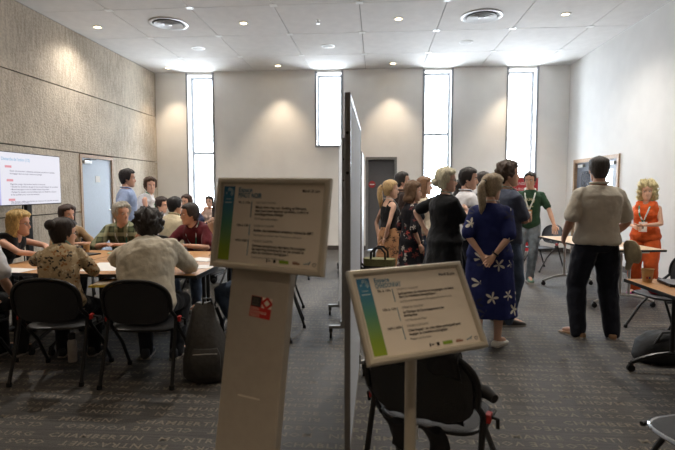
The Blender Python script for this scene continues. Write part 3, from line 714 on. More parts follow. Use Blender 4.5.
# steel flask on the floor
t = tag(empty('steel_flask', (-2.585, 3.90, 0)), 'brushed steel flask with black lid on the carpet', 'flask')
MB().lathe([(.001, 0), (.034, 0), (.036, .006), (.036, .17), (.026, .195), (.026, .20), (.001, .20)], n=22).build('flask_body', mat('brushed_steel', (190, 186, 180), .4, metal=.4), t, True)
MB().lathe([(.001, .196), (.028, .196), (.029, .235), (.024, .245), (.001, .245)], n=18).build('lid', M['black'], t, True)
# laptop
t = tag(empty('laptop', (2.36, 3.88, TZ), R(-8)), 'closed dark laptop on the right table', 'laptop')
MB().box((0, 0, .008), (.34, .24, .014)).build('base', mat('laptop_dark', (44, 44, 50), .35, metal=.4), t, bevel=.004)
MB().box((0, 0, .0195), (.34, .24, .008)).build('screen_lid', mat('laptop_lid', (54, 54, 62), .3, metal=.5), t, bevel=.003)
MB().tube([(-.12, .12, .014), (.12, .12, .014)], .006, 10).build('hinge', M['black'], t)
sheet(2.95, 6.30, R(10), .297, .21, 'white page on the pale table before the woman in orange')

# ------------------------------------------------------------------ bags
def blob(name, rings_, m, parent=None, n=20, seed=0, amp=.01):
    """soft solid lofted from (z, cx, cy, rx, ry) with creases"""
    rng = np.random.RandomState(seed); ph = rng.rand(4) * 6
    rs = []
    for z, cx_, cy_, rx, ry in rings_:
        r = []
        for j in range(n):
            a = 2 * math.pi * j / n; k = 1 + amp / max(rx, .05) * (math.sin(3 * a + ph[0] + z * 9) + .7 * math.sin(5 * a + ph[1] - z * 14))
            c, s = math.cos(a), math.sin(a)
            r.append((cx_ + rx * k * math.copysign(abs(c) ** .7, c), cy_ + ry * k * math.copysign(abs(s) ** .7, s), z + amp * .6 * math.sin(2 * a + ph[2])))
        rs.append(r)
    return MB().rings(rs).build(name, m, parent, True)
def backpack(x, y, rz, label, m, h=.56, w=.17, d=.13, accent=None):
    t = tag(empty('backpack', (x, y, 0), rz), label, 'bag', 'bags on the floor')
    blob('bag_body', [(.012, 0, 0, w * .85, d * .9), (.05, 0, 0, w, d), (h * .3, -.008, -.005, w * 1.04, d * 1.05), (h * .55, -.02, 0, w * .84, d * .9), (h * .75, -.035, .01, w * .62, d * .7), (h * .92, -.03, .015, w * .46, d * .42), (h, -.02, .02, w * .3, d * .2)], m, t, seed=3, amp=.013)
    blob('front_pocket', [(.06, 0, -d * .95, w * .6, .03), (.12, 0, -d * 1.05, w * .7, .04), (h * .38, 0, -d * 1.05, w * .68, .038), (h * .46, 0, -d * .95, w * .55, .02)], m, t, seed=5, amp=.004)
    MB().tube([(-.03, 0, h * .97), (-.02, .0, h * 1.05), (.03, .0, h * 1.05), (.045, 0, h * .97)], .009).build('carry_handle', M['black'], t, True)
    for sx in (-1, 1): MB().tube([(sx * w * .4, d * .4, h * .92), (sx * w * .6, d * 1.1, h * .7), (sx * w * .65, d * 1.25, h * .35), (sx * w * .6, d * .95, .08)], .018, 8, flat=.4).build('shoulder_strap', M['black'], t, True)
    MB().tube([(-w * .55, -d * 1.05 - .02, h * .40), (0, -d * 1.12 - .02, h * .41), (w * .55, -d * 1.05 - .02, h * .40)], .004).build('zip', M['metal'], t)
    if accent: MB().tube([(-w * .5, -d * .85, h * .80), (0, -d * .95, h * .82), (w * .5, -d * .8, h * .80)], .014, 8).build('reflective_strip', accent, t, True)
    return t
backpack(-1.30, 3.62, R(12), 'dark grey soft backpack slumped beside the cream shirt chair', mat('charcoal_nylon', (58, 56, 54), .6, .1, 30, .2), .60, .16, .12)
backpack(-1.04, 4.12, R(-20), 'black backpack with yellow strip behind the left sign', mat('black_nylon', (24, 24, 26), .55, .1, 30, .2), .52, .17, .13, mat('hi_vis_yellow', (214, 214, 60), .5))
t = tag(empty('duffel_bag', (2.44, 4.33, 0), R(15)), 'black soft bag on the floor under the laptop table', 'bag', 'bags on the floor')
blob('bag_body', [(.01, 0, 0, .20, .13), (.06, 0, 0, .23, .15), (.17, 0, 0, .20, .13), (.24, .02, 0, .13, .08), (.26, .02, 0, .05, .03)], mat('black_nylon_soft', (26, 26, 28), .6, .1, 30, .2), t, seed=8)
MB().tube([(-.15, -.08, .17), (-.08, -.09, .27), (.08, -.09, .27), (.15, -.08, .17)], .01).build('bag_handle', M['black'], t, True)
# olive tote with black front and orange flask, on a chair seat by the white partition
t = tag(empty('tote_bag', (.03, 5.28, .422), R(-12)), 'black tote bag with olive trim on a folding chair', 'bag')
blob('bag_body', [(.0, 0, 0, .14, .09), (.02, 0, 0, .17, .11), (.16, 0, 0, .17, .10), (.27, .0, 0, .165, .08), (.285, 0, 0, .15, .06)], mat('tote_black', (30, 30, 30), .7, .1, 40, .2), t, seed=2, amp=.005)
MB().rings([[(.172 * math.copysign(abs(math.cos(a)) ** .6, math.cos(a)), .092 * math.copysign(abs(math.sin(a)) ** .6, math.sin(a)), z) for a in np.linspace(0, 2 * math.pi, 24, endpoint=False)] for z in (.225, .30)]).build('trim_band', mat('olive_canvas', (122, 118, 74), .8, .08, 60, .2), t)
for sy in (-1, 1): MB().tube([(-.08, sy * .075, .28), (-.075, sy * .08, .37), (-.03, sy * .07, .42), (.03, sy * .07, .42), (.075, sy * .08, .37), (.08, sy * .075, .28)], .012, 8, flat=.5).build('handle', M['black'], t, True)
t = tag(empty('drink_flask', (.13, 5.44, .418)), 'orange flask with black lid beside the tote bag', 'flask')
MB().lathe([(.001, 0), (.034, 0), (.036, .006), (.036, .13), (.030, .15), (.001, .15)], n=20).build('flask_body', mat('orange_enamel', (206, 96, 40), .4), t, True)
MB().lathe([(.001, .148), (.028, .148), (.028, .185), (.001, .187)], n=16).build('lid', M['red'], t, True)
# jacket over the back of the near chair
def jacket():
    t = tag(empty('jacket', (.286, 2.32, 0), R(-24)), 'black jacket draped over the back of the near folding chair', 'jacket')
    mb = MB(); nx, ns = 23, 30
    def grid(off):
        out = []
        for i in range(ns):
            row = []; u = i / (ns - 1)
            for j in range(nx):
                v = j / (nx - 1) * 2 - 1; x = .185 * v; c = (abs(x) / .252) ** 1.25
                zt = .628 + .178 * math.sqrt(max(0, 1 - c * c)) ** .8 + .020 + off
                fold = .006 * math.sin(9 * v + 3 * u) + .005 * math.sin(17 * v - 5 * u); e = .030 + off + fold
                hem = .030 * math.sin(5.5 * v + 1.1) + .022 * math.sin(11 * v)
                yb = lambda z: -.215 - .16 * (z - .5) - .035 * (1 - (x / .252) ** 2)
                if u < .38: q = u / .38; z = .455 + (zt - .03 - .455) * q; row.append((x, yb(z) + e, z))
                elif u < .56: a_ = math.pi * (u - .38) / .18; row.append((x, yb(zt) + e * math.cos(a_) - .002, zt - .03 + (.03 + off) * math.sin(a_)))
                else: q = (u - .56) / .44; z = zt - .03 - .07 * q + hem * .5 * q ** 3; row.append((x * (1 + .08 * q), yb(z) - e - .008 * q, z))
            out.append(row)
        return out
    A, B = grid(.0), grid(.010)
    vs = [p for r in A for p in r] + [p for r in B for p in r]; k = nx * ns; fs = []
    for i in range(ns - 1):
        for j in range(nx - 1):
            a = i * nx + j; fs += [(a, a + nx, a + nx + 1, a + 1), (k + a, k + a + 1, k + a + nx + 1, k + a + nx)]
    for i in range(ns - 1):
        for j in (0, nx - 1): a = i * nx + j; b = a + nx; fs.append((a, k + a, k + b, b))
    for j in range(nx - 1):
        for i in (0, ns - 1): a = i * nx + j; fs.append((a, k + a, k + a + 1, a + 1))
    mb.add(vs, fs); JM = mat('black_jacket_cloth', (25, 25, 28), .75, .1, 20, .3)
    mb.build('jacket_body', JM, t, 'all')
    # one sleeve bundled along the side and sleeves hanging below the back
    for sx, l in ((-.11, .16), (.06, .18)):
        rs = []
        for q in range(7):
            u = q / 6; cx_ = sx + .02 * math.sin(4 * u) + .05 * u; cz = .448 - l * u * .7; rs.append([(cx_ + (.05 - .01 * u) * math.cos(a), -.265 + (.022) * math.sin(a), cz + .012 * math.sin(2 * a)) for a in np.linspace(0, 2 * math.pi, 12, endpoint=False)])
        MB().rings(rs).build('sleeve', JM, t, True)
    MB().tube([(.10, -.16, .60), (.20, -.15, .61), (.27, -.16, .61), (.31, -.19, .60)], [.02, .028, .028, .02], 10).build('collar_roll', JM, t, True)
    MB().tube([(.01, -.292, .46), (.012, -.298, .43), (.01, -.292, .40)], .006).build('hanger_loop', M['white'], t, True)
jacket()
# red cloth on the chair behind the laptop table
t = tag(blob('red_scarf', [(.0, 0, 0, .13, .06), (.03, 0, 0, .15, .075), (.07, .0, 0, .12, .06), (.095, .02, 0, .05, .03)], mat('red_cloth', (176, 40, 50), .85, .1, 20, .3), seed=6), 'crumpled red cloth on the chair by the right wall', 'cloth')
t.location = (2.90, 5.12, .420)
# red roll-up banner before the last tall window
t = tag(empty('rollup_banner', (3.14, 11.1, 0), R(4)), 'red roll-up banner with white lettering before the window', 'banner')
MB().box((0, 0, .05), (.84, .16, .09)).build('base_cassette', M['metal'], t, bevel=.01)
bn = MB().box((0, .03, .90), (.80, .004, 1.62)).build('banner_sheet', mat('banner_red', (190, 52, 58), .6, .02), t)
MB().box((0, .0345, .90), (.79, .004, 1.61)).build('banner_backing', mat('grey_film', (150, 150, 152), .7), t)
MB().tube([(0, .056, .09), (0, .056, 1.70)], .012, 8).build('support_pole', M['metal'], t)
MB().box((0, .03, 1.72), (.82, .02, .025)).build('top_rail', M['metal'], t)
for s, z, sz, w_ in (('LA TRANSITION', 1.56, .085, .66), ('EN BOURGOGNE', 1.45, .07, .6), ('ÉNERGIE', 1.32, .08, .5), ('pour tous', 1.2, .06, .35)):
    obj_of('banner_text', text_mesh(s, sz, 'CENTER', fit=w_), M['paper'], bn, (0, .0255, z), (R(90), 0, 0))
# yellow folder with pages on a lap between the two near chairs, see people section
# ================================================================== PEOPLE
A = lambda *p: np.array(p, float)
def nrm(v): return v / (np.linalg.norm(v) + 1e-9)
def Rx(a): c, s = math.cos(a), math.sin(a); return np.array([[1, 0, 0], [0, c, -s], [0, s, c]])
def Ry(a): c, s = math.cos(a), math.sin(a); return np.array([[c, 0, s], [0, 1, 0], [-s, 0, c]])
def Rz(a): c, s = math.cos(a), math.sin(a); return np.array([[c, -s, 0], [s, c, 0], [0, 0, 1]])
def ik(a, t, l1, l2, pole):
    d = t - a; L_ = np.linalg.norm(d)
    if L_ > (l1 + l2) * .995: d = d / L_ * (l1 + l2) * .995; L_ = (l1 + l2) * .995; t = a + d
    if L_ < abs(l1 - l2) + .02: L_ = abs(l1 - l2) + .02; d = nrm(d) * L_; t = a + d
    u = d / L_; x = (l1 * l1 - l2 * l2 + L_ * L_) / (2 * L_); h = math.sqrt(max(0, l1 * l1 - x * x))
    p = nrm(pole - u * (pole @ u)); return a + u * x + p * h, t
TORSO = {'m': [(-.10, .10, .09), (-.05, .155, .115), (0, .172, .122), (.08, .160, .112), (.16, .152, .108), (.26, .160, .115), (.36, .172, .122), (.43, .172, .110), (.475, .138, .090), (.505, .092, .074), (.53, .066, .062), (.55, .058, .058)],
         'f': [(-.10, .11, .10), (-.05, .165, .12), (0, .180, .125), (.08, .162, .11), (.16, .136, .096), (.26, .140, .10), (.36, .150, .106), (.43, .148, .096), (.475, .116, .080), (.505, .076, .064), (.53, .054, .053), (.55, .048, .05)]}
HEAD = [(-.004, .012, .074, .050), (.004, .030, .086, .02), (.018, .043, .094, -.01), (.034, .052, .0945, -.035), (.050, .057, .0935, -.052), (.064, .061, .0935, -.066), (.078, .0645, .093, -.077), (.092, .068, .0925, -.086), (.106, .0705, .091, -.093), (.120, .072, .0885, -.097), (.134, .0735, .0885, -.100), (.148, .0745, .093, -.102), (.162, .0755, .0935, -.102), (.178, .0745, .090, -.100), (.194, .071, .082, -.094), (.209, .062, .069, -.080), (.222, .047, .050, -.058), (.231, .028, .030, -.034), (.2355, .008, .009, -.010)]
def head_mesh(sex='m', beard=False):
    """head with origin at the chin level under the skull centre; +y is the face"""
    n = 52; mb = MB(); rs = []
    for z, rx, yf, yb in HEAD:
        ring = []
        if sex == 'f': rx = rx * .95
        for j in range(n):
            u = j / n * 2 * math.pi - math.pi; a = u - .42 * math.sin(u)  # a = 0 at the face, denser there
            x = rx * math.sin(a); cy_ = math.cos(a)
            y = (yf + yb) / 2 + (yf - yb) / 2 * math.copysign(abs(cy_) ** (.85 if cy_ > 0 else 1), cy_)
            if cy_ > 0:
                nose = math.exp(-(x / .0105) ** 2) * (.030 * max(0, 1 - abs(z - .084) / .016) if z < .084 else .030 * max(0, 1 - (z - .084) / .062) ** .9)
                sock = -.010 * (math.exp(-((abs(x) - .031) / .013) ** 2)) * math.exp(-((z - .126) / .010) ** 2)
                brow = .004 * math.exp(-((abs(x) - .03) / .02) ** 2) * math.exp(-((z - .146) / .007) ** 2)
                lips = .0055 * math.exp(-(x / .019) ** 2) * (math.exp(-((z - .060) / .005) ** 2) + math.exp(-((z - .049) / .005) ** 2))
                cheek = .004 * math.exp(-((abs(x) - .04) / .016) ** 2) * math.exp(-((z - .095) / .018) ** 2)
                chin = .006 * math.exp(-(x / .02) ** 2) * math.exp(-((z - .018) / .012) ** 2)
                y += nose + sock + brow + lips + cheek + chin
            ring.append((x, y, z))
        rs.append(ring)
    mb.rings(rs)
    # lips painted by face: they are their own colour
    for fi, f in enumerate(mb.f):
        c = np.mean([mb.v[i] for i in f], axis=0)
        if c[1] > .07 and abs(c[0]) < .021 and .045 < c[2] < .064: mb.m[fi] = 1
        elif beard and c[1] > .0 and c[2] < .078 and (abs(c[0]) > .028 or c[2] < .044 or (c[2] > .064 and abs(c[0]) < .03)): mb.m[fi] = 2
        elif beard and c[1] > -.01 and c[2] < .11 and abs(c[0]) > .055: mb.m[fi] = 2
    for sx in (-1, 1):
        mb.ball((sx * .076, -.012, .112), (.008, .019, .031), 10, 8, Mx=Rz(sx * -.35)); mb.ball((sx * .079, -.005, .092), (.006, .010, .012), 8, 6)
    return mb
def smooth(a, b, x): t = min(1, max(0, (x - a) / (b - a))); return t * t * (3 - 2 * t)
def hair_mesh(style, thick=.016, curl=.0, seed=0, length=.0, part=.4):
    """closed shell: hair stands proud of the skull, face opening tucked inside"""
    rng = np.random.RandomState(seed); ph = rng.rand(12) * 6.28
    n = 56; rs = []
    zb = {'short': .035, 'bald': .035, 'curly': .03, 'bob': -.02, 'long': -.02 - length, 'tied': .03}[style]
    zs = list(np.linspace(zb, .10, 7 if style in ('bob', 'long') else 4)[:-1]) + [z for z, *_ in HEAD if z >= .10] + [.238]
    if style == 'long': zs = list(np.linspace(zb, -.02, 8)[:-1]) + zs[6:] if False else sorted(set([round(z, 4) for z in list(np.linspace(zb, .1, 14)) + zs]))
    def base(z):
        zz = max(z, -.004); i = 0
        while i < len(HEAD) - 2 and HEAD[i + 1][0] < zz: i += 1
        (z0, *p0), (z1, *p1) = HEAD[i], HEAD[i + 1]; t = min(1, max(0, (zz - z0) / (z1 - z0)))
        return [u + (v - u) * t for u, v in zip(p0, p1)]
    for z in zs:
        rx, yf, yb = base(z)
        if style in ('bob', 'long') and z < .13:
            k = smooth(.13, .02, z); rx = rx + (.080 - rx) * k; yb = yb + (-.104 - yb) * k; yf = max(yf, .08)
            if style == 'long' and z < -.02: q = smooth(-.02, zb, z); yb = -.104 - .02 * q; rx = .085 + .03 * q
        elif z < .10 and style in ('short', 'bald', 'curly', 'tied'):
            k = smooth(.10, .03, z); yb = yb + (-.072 - yb) * k * .6 - .012 * k
            yb = min(yb, -.060)
        # opening half angle around the face
        if style in ('bob', 'long'): a0 = R(68) * (1 - smooth(.165, .205, z)) + R(10) * smooth(.13, -.02, z)
        elif style == 'tied': a0 = R(72) * (1 - smooth(.165, .205, z)) + R(32) * smooth(.13, .05, z)
        else: a0 = R(66) * (1 - smooth(.172, .208, z)) + R(58) * smooth(.125, .045, z)
        th = thick * (1.25 if z > .18 else 1)
        if style == 'bald': th = thick * (1 - .75 * smooth(.19, .222, z))
        ring = []
        for j in range(n):
            a = j / n * 2 * math.pi - math.pi
            c, s = math.cos(a), math.sin(a)
            w = smooth(a0 - R(9), a0 + R(5), abs(a)) if a0 > R(2) else 1
            nz = (math.sin(7 * a + ph[0] + z * 40) + .8 * math.sin(13 * a + ph[1] - z * 75) + .7 * math.sin(21 * a + ph[2] + z * 120) + .6 * math.sin(5 * a + z * 160 + ph[3]))
            strand = .0018 * math.sin(26 * a + ph[4]) + .0012 * math.sin(41 * a + ph[5])
            t = th + curl * nz * .35 + strand + (.006 * math.sin(a * 1 + ph[6]) if style != 'bald' else 0) * .5
            if style == 'curly' or curl > .02: t += curl * .45 * rng.randn()
            t *= 1 - .5 * smooth(zb + .035, zb, z)
            k = w * (t + .004) - (1 - w) * .022
            el = min(1, max(0, (z - .125) / .108)); hk = k * math.sqrt(max(0, 1 - el * el * .96)) if k > 0 else k; vk = k * el if k > 0 else 0
            Rr = rx + hk; yy = (yf + yb) / 2 + ((yf - yb) / 2 + hk) * math.copysign(abs(c) ** (.85 if c > 0 else 1), c)
            if style in ('bob', 'long') and w < .5 and z < .1: yy = min(yy, -.0); Rr *= .8
            ring.append((Rr * s, yy, z + vk + curl * .3 * nz * (1 - smooth(.20, .236, z))))
        rs.append(ring)
    rs.append([(0.002 * math.sin(j), -.005 + .002 * math.cos(j), zs[-1] + thick * (1.25 if style != 'bald' else .3) + .006) for j in range(n)])
    return MB().rings(rs)
SKIN_N = [0]
def skin(col):
    col = tuple(int(c * .84 + q * .16) for c, q in zip(col, (250, 236, 228)))
    return mat('skin_%d_%d_%d' % col, col, .5, .03, 20, spec=.4)
def hairmat(col): return mat('hair_%d_%d_%d' % col, col, .5, .22, 60, .5, 90, stretch=(3, 3, .5), spec=.4)
FIN = []
HEADS = {}
def soft(name, mb, mats, parent, vox, it=4, disp=0, extra=None, dscale=.09):
    o = mb.build(name, mats, parent)
    r = o.modifiers.new('r', 'REMESH'); r.mode = 'VOXEL'; r.voxel_size = vox; r.use_smooth_shade = True
    s = o.modifiers.new('s', 'SMOOTH'); s.factor = .5; s.iterations = it
    if disp:
        key = 'folds%.2f' % dscale
        tx = bpy.data.textures.get(key) or bpy.data.textures.new(key, 'CLOUDS'); tx.noise_scale = dscale; tx.noise_depth = 2
        d = o.modifiers.new('d', 'DISPLACE'); d.texture = tx; d.strength = disp; d.mid_level = .5; d.texture_coords = 'GLOBAL'
    FIN.append((o, extra)); return o
def ell(c, ux, uy, rx, ry, n=18, e=.85):
    out = []
    for j in range(n):
        a = 2 * math.pi * j / n; c_, s_ = math.cos(a), math.sin(a)
        out.append(c + ux * rx * math.copysign(abs(c_) ** e, c_) + uy * ry * math.copysign(abs(s_) ** e, s_))
    return out
def limb(mb, pts, rad, n=12):
    """tapered limb with rounded ends"""
    P = [A(*p) for p in pts]; d0 = nrm(P[0] - P[1]); d1 = nrm(P[-1] - P[-2])
    PP = [P[0] + d0 * rad[0] * .85, P[0] + d0 * rad[0] * .5]; RR = [rad[0] * .35, rad[0] * .85]
    for i in range(len(P) - 1):
        for q in range(4): t = q / 4; PP.append(P[i] + (P[i + 1] - P[i]) * t); RR.append(rad[i] + (rad[i + 1] - rad[i]) * t)
    PP += [P[-1], P[-1] + d1 * rad[-1] * .5, P[-1] + d1 * rad[-1] * .85]; RR += [rad[-1], rad[-1] * .85, rad[-1] * .35]
    mb.tube(PP, RR, n)
def hand_mesh(mb, w, d, nrm_palm, side, s, curl=.5, spread=.12, sc=1.0):
    """palm and five bent fingers; d points along the hand, nrm_palm out of the palm; side +1 right hand"""
    d = nrm(d); p = nrm(nrm_palm - d * (nrm_palm @ d)); x = np.cross(d, p) * side  # x towards the thumb
    s = s * sc
    rs = []
    for t, hw, ht in ((-.02, .024, .020), (.01, .030, .019), (.045, .038, .017), (.08, .040, .014), (.092, .036, .011)):
        rs.append(ell(w + d * t * s, x, p, hw * s, ht * s, 12, .7))
    mb.rings(rs)
    for k, (off, ln, r) in enumerate(((.029, .072, .0085), (.010, .080, .009), (-.010, .074, .0085), (-.029, .058, .0075))):
        a = w + d * .082 * s + x * off * s; dirv = nrm(d + x * (off / .029) * spread); pts = [a - d * .015 * s]; ang = curl * .45; rr = [r * s]
        for seg in (.45, .32, .23):
            dd = dirv * math.cos(ang) + p * math.sin(ang); pts.append(pts[-1] + dd * (ln * seg + (.015 if seg == .45 else 0)) * s); rr.append(r * s * (1 - .12 * len(pts) / 2)); ang += curl * .75
        mb.tube(pts, rr, 7)
    a = w + d * .018 * s + x * .026 * s; t1 = nrm(d * .75 + x * .62 + p * .35); t2 = nrm(d * .95 + x * .2 + p * .35 * (1 + curl))
    mb.tube([a - t1 * .01 * s, a + t1 * .038 * s, a + t1 * .038 * s + t2 * .030 * s, a + t1 * .038 * s + t2 * .052 * s], [.012 * s, .0105 * s, .0095 * s, .007 * s], 8)

def person(label, x, y, fd, h=1.75, sex='m', pose='stand', lean=0, side=0, twist=0, slouch=0, head=(0, 0, 0), armL=None, armR=None, legs=None,
           skin_c=(206, 160, 132), hair=('short', (40, 30, 24), .016, 0), top=None, bottom=None, shoes=(30, 30, 32), build=1.0, belly=0, beard=None,
           glasses=False, lanyard=None, badge=False, vox=.014, collar=None, seat=.445, tail=None, bun=False, group=None, feat=True, neck_fwd=0.0, hgt_off=0, shoe_style='shoe', watch=None, feet_z=0, chair_label=None, chair_at=None):
    """armX = (target rel. to the shoulder in body frame: x outward, y forward, z up), pole, palm normal, curl"""
    s = h / 1.75; sx_sh = (.168 if sex == 'm' else .146) * s * build ** .5
    if chair_at: chair(*chair_at, chair_label)
    elif chair_label: chair(x - .055 * math.sin(R(fd)), y - .055 * math.cos(R(fd)), fd, chair_label)
    rz = R(-fd); root = tag(empty('person', (x, y, 0), rz), label, 'person', group)
    pel = A(0, 0, .94 * s) if pose != 'sit' else A(0, 0, seat + .113 * s)
    pel = pel + A(0, 0, hgt_off)
    # spine
    def orient(t):
        k = min(1, max(0, t / (.40)));
        return Rz(R(-twist) * k) @ Ry(R(side) * k) @ Rx(-R(lean) * (.35 + .65 * k) - R(slouch) * smooth(.2, .5, t))
    N = 80; cache = []; pt = pel.copy(); t0 = -.12
    ts = np.linspace(-.12, .62, N); cent = [None] * N
    i0 = int(np.argmin(abs(ts))); cent[i0] = pel.copy()
    for i in range(i0, N - 1): cent[i + 1] = cent[i] + orient(ts[i]) @ A(0, 0, (ts[i + 1] - ts[i]) * s)
    for i in range(i0, 0, -1): cent[i - 1] = cent[i] - orient(ts[i]) @ A(0, 0, (ts[i] - ts[i - 1]) * s)
    def sp(t): i = int(np.clip(round((t + .12) / .74 * (N - 1)), 0, N - 1)); return cent[i], orient(t)
    def torso(mb, t_lo, t_hi, infl, add=0, hip_infl=0):
        rs = []
        tab = TORSO[sex]
        tt = sorted(set([t_lo, t_hi] + [q[0] for q in tab if t_lo < q[0] < t_hi]))
        for t in tt:
            rx = np.interp(t, [q[0] for q in tab], [q[1] for q in tab]); ry = np.interp(t, [q[0] for q in tab], [q[2] for q in tab])
            fat = 1 + (build - 1) * (1 if t < .44 else .5); bl = belly * math.exp(-((t - .12) / .12) ** 2)
            c, O = sp(t)
            e = infl + (hip_infl if t < .05 else 0)
            rs.append(ell(c + O @ A(0, bl * .5 * s, 0), O @ A(1, 0, 0), O @ A(0, 1, 0), (rx * fat + e) * s, (ry * fat + bl * .5 + e) * s, 20))
        mb.rings(rs)
        if sex == 'f' and t_hi > .3:
            c, O = sp(.335)
            for q in (-1, 1): mb.ball(c + O @ A(q * .068 * s * build, (.082 * build + infl * .8) * s, 0), ((.062 + infl * .3) * s, (.056 + infl * .3) * s, (.062 + infl * .3) * s), 12, 8, Mx=O)
    cS, OS = sp(.455)
    SH = {q: cS + OS @ A(q * sx_sh, -.008 * s, -.006 * s) for q in (-1, 1)}
    bodyR = Rz(R(-twist))
    arms = {}
    dflt = ((.07, .04, -.50), (.3, -1, 0), None, .5)
    for q, spec in ((-1, armL), (1, armR)):
        spec = spec or dflt; tgt, pole, pn, cu = (list(spec) + [None] * 4)[:4]
        W_ = SH[q] + bodyR @ (A(tgt[0] * q, tgt[1], tgt[2] or 0) * s)
        if tgt[2] is None: W_[2] = .80
        elif tgt[2] > .5: W_[2] = tgt[2]
        E, W_ = ik(SH[q], W_, .285 * s, .25 * s, bodyR @ A(pole[0] * q, pole[1], pole[2]))
        pnv = bodyR @ (A(pn[0] * q, pn[1], pn[2]) if pn is not None else A(-q, 0, 0))
        hd = nrm(W_ - E)
        if len(spec) > 4 and spec[4] is not None: hd = nrm(bodyR @ A(spec[4][0] * q, spec[4][1], spec[4][2]))
        arms[q] = (SH[q], E, W_, hd, pnv, .5 if cu is None else cu)
    # legs
    HJ = {q: pel + A(q * .092 * s, 0, -.025 * s) for q in (-1, 1)}
    LG = {}
    for q in (-1, 1):
        if legs and legs.get(q): ft, kp, td = legs[q]; ft = A(*ft)
        elif pose == 'sit': ft, kp, td = A(q * .13, .34, .085 * s), (q * .2, 1, .6), q * 8
        else: ft, kp, td = A(q * .10, -.01, .085 * s), (q * .15, 1, 0), q * 12
        ft = ft + A(0, 0, feet_z)
        K, F = ik(HJ[q], ft, .435 * s, .415 * s, A(*kp)); LG[q] = (HJ[q], K, F, td)
    # ---- body
    mb = MB(); torso(mb, -.10, .55, 0)
    mr = (1 if sex == 'm' else .84) * build ** .6
    for q in (-1, 1):
        S_, E, W_, hd, pnv, cu = arms[q]
        limb(mb, [S_ + (S_ - cS) * -.18, S_ + OS @ A(q * .004, 0, -.01) * s, S_ + (E - S_) * .4, E, E + (W_ - E) * .3, W_], [.046 * s * mr, .050 * s * mr, .044 * s * mr, .037 * s * mr, .039 * s * mr, .026 * s * mr])
        H_, K, F, td = LG[q]
        lr = build ** .6
        limb(mb, [H_, H_ + (K - H_) * .35, K, K + (F - K) * .3, F], [.086 * s * lr, .082 * s * lr, .056 * s * lr, .055 * s * lr, .036 * s])
        fdv = Rz(R(-td)) @ A(0, 1, 0)
        b = A(F[0], F[1], max(.0, F[2] - .085 * s))
        mb.tube([F + fdv * -.02 * s, b + fdv * .06 * s + A(0, 0, .05 * s), b + fdv * .13 * s + A(0, 0, .034 * s), b + fdv * .17 * s + A(0, 0, .026 * s)], [.036 * s, .036 * s, .033 * s, .018 * s], 10)
    cN, ON = sp(.535)
    hy, hp, hr = head
    OH = Rz(R(-hy - twist)) @ Rx(-R(hp)) @ Ry(R(hr))
    hs = 1.03 * (h / 1.75) ** .6 * (1.0 if sex == 'm' else .98)
    hb = cN + ON @ A(0, .014 * s + neck_fwd, .020 * s)  # chin level, skull axis
    hb = hb + OH @ A(0, .0, .0)
    limb(mb, [sp(.50)[0], cN + ON @ A(0, -.008 * s, 0), hb + OH @ A(0, -.022, .075)], [.058 * s * (1 if sex == 'm' else .84), .054 * s * (1 if sex == 'm' else .80), .052 * s * (1 if sex == 'm' else .82)])
    ex = MB()
    hm = head_mesh(sex, bool(beard)); ex.add([hb + OH @ (A(*v) * hs) for v in hm.v], hm.f); ex.m[-len(hm.f):] = hm.m
    for q in (-1, 1):
        S_, E, W_, hd, pnv, cu = arms[q]; hand_mesh(ex, W_, hd, pnv, q, s, cu, sc=1.0 if sex == 'm' else .92)
    sk = skin(skin_c); lip = mat('lips_%d' % skin_c[0], tuple(int(c * k) for c, k in zip(skin_c, (.86, .66, .64))), .45)
    bm_ = hairmat(beard) if beard else sk
    body = soft('body', mb, [sk, lip, bm_], root, vox, 3, 0, ex.mesh('head_and_hands'))
    HM = Matrix([[*(OH[i] * hs), hb[i]] for i in range(3)] + [[0, 0, 0, 1]])
    def on_head(mb2, name, mats, smooth_=True):
        o = mb2.build(name, mats, root, 'all' if smooth_ else False); o.matrix_local = HM; return o
    if feat:
        for q in (-1, 1):
            e = MB().ball((0, 0, 0), (.0135, .010, .0075), 12, 8).ball((0, .0072, 0), (.0062, .0042, .0062), 10, 6, mi=1)
            e.v = [(a + q * .0315, b + .0775, c + .1265) for a, b, c in e.v]
            on_head(e, 'eye', [mat('eye_white', (226, 220, 214), .3), mat('iris_dark', (46, 34, 28), .25)])
            br = MB().tube([(q * .015, .094, .1415), (q * .03, .0925, .147), (q * .047, .078, .1435)], [.003, .0035, .002], 6); on_head(br, 'eyebrow', hairmat(tuple(int(c * .8) for c in hair[1])) if hair else sk)
    # ---- hair
    if hair:
        st, hc, th, cu = hair[:4]; ln = hair[4] if len(hair) > 4 else 0
        hmx = hairmat(hc); hb_ = hair_mesh(st, th, cu, int(abs(x * 13 + y * 7)) % 50, ln)
        ho = on_head(hb_, 'hair', hmx)
        if tail:
            k = tail; tp = MB().tube([(0, -.10, .165), (0, -.135, .16), (0, -.155, .12), (.005, -.15, .04), (.01, -.13, -.05), (.012, -.125, -.05 - k)], [.018, .026, .036, .042, .036, .010], 12)
            tp.v = [(a + .004 * math.sin(c * 90 + a * 200), b, c) for a, b, c in tp.v]; on_head(tp, 'ponytail', hmx)
            on_head(MB().tube([(.024 * math.cos(a), -.125 + .006 * math.sin(a), .163 + .024 * math.sin(a)) for a in np.linspace(0, 6.28, 12, endpoint=False)], .006, 6, closed=True), 'hair_tie', M['black'])
        if bun: on_head(MB().ball((0, -.115, bun), (.058, .052, .050), 14, 10), 'hair_bun', hmx)
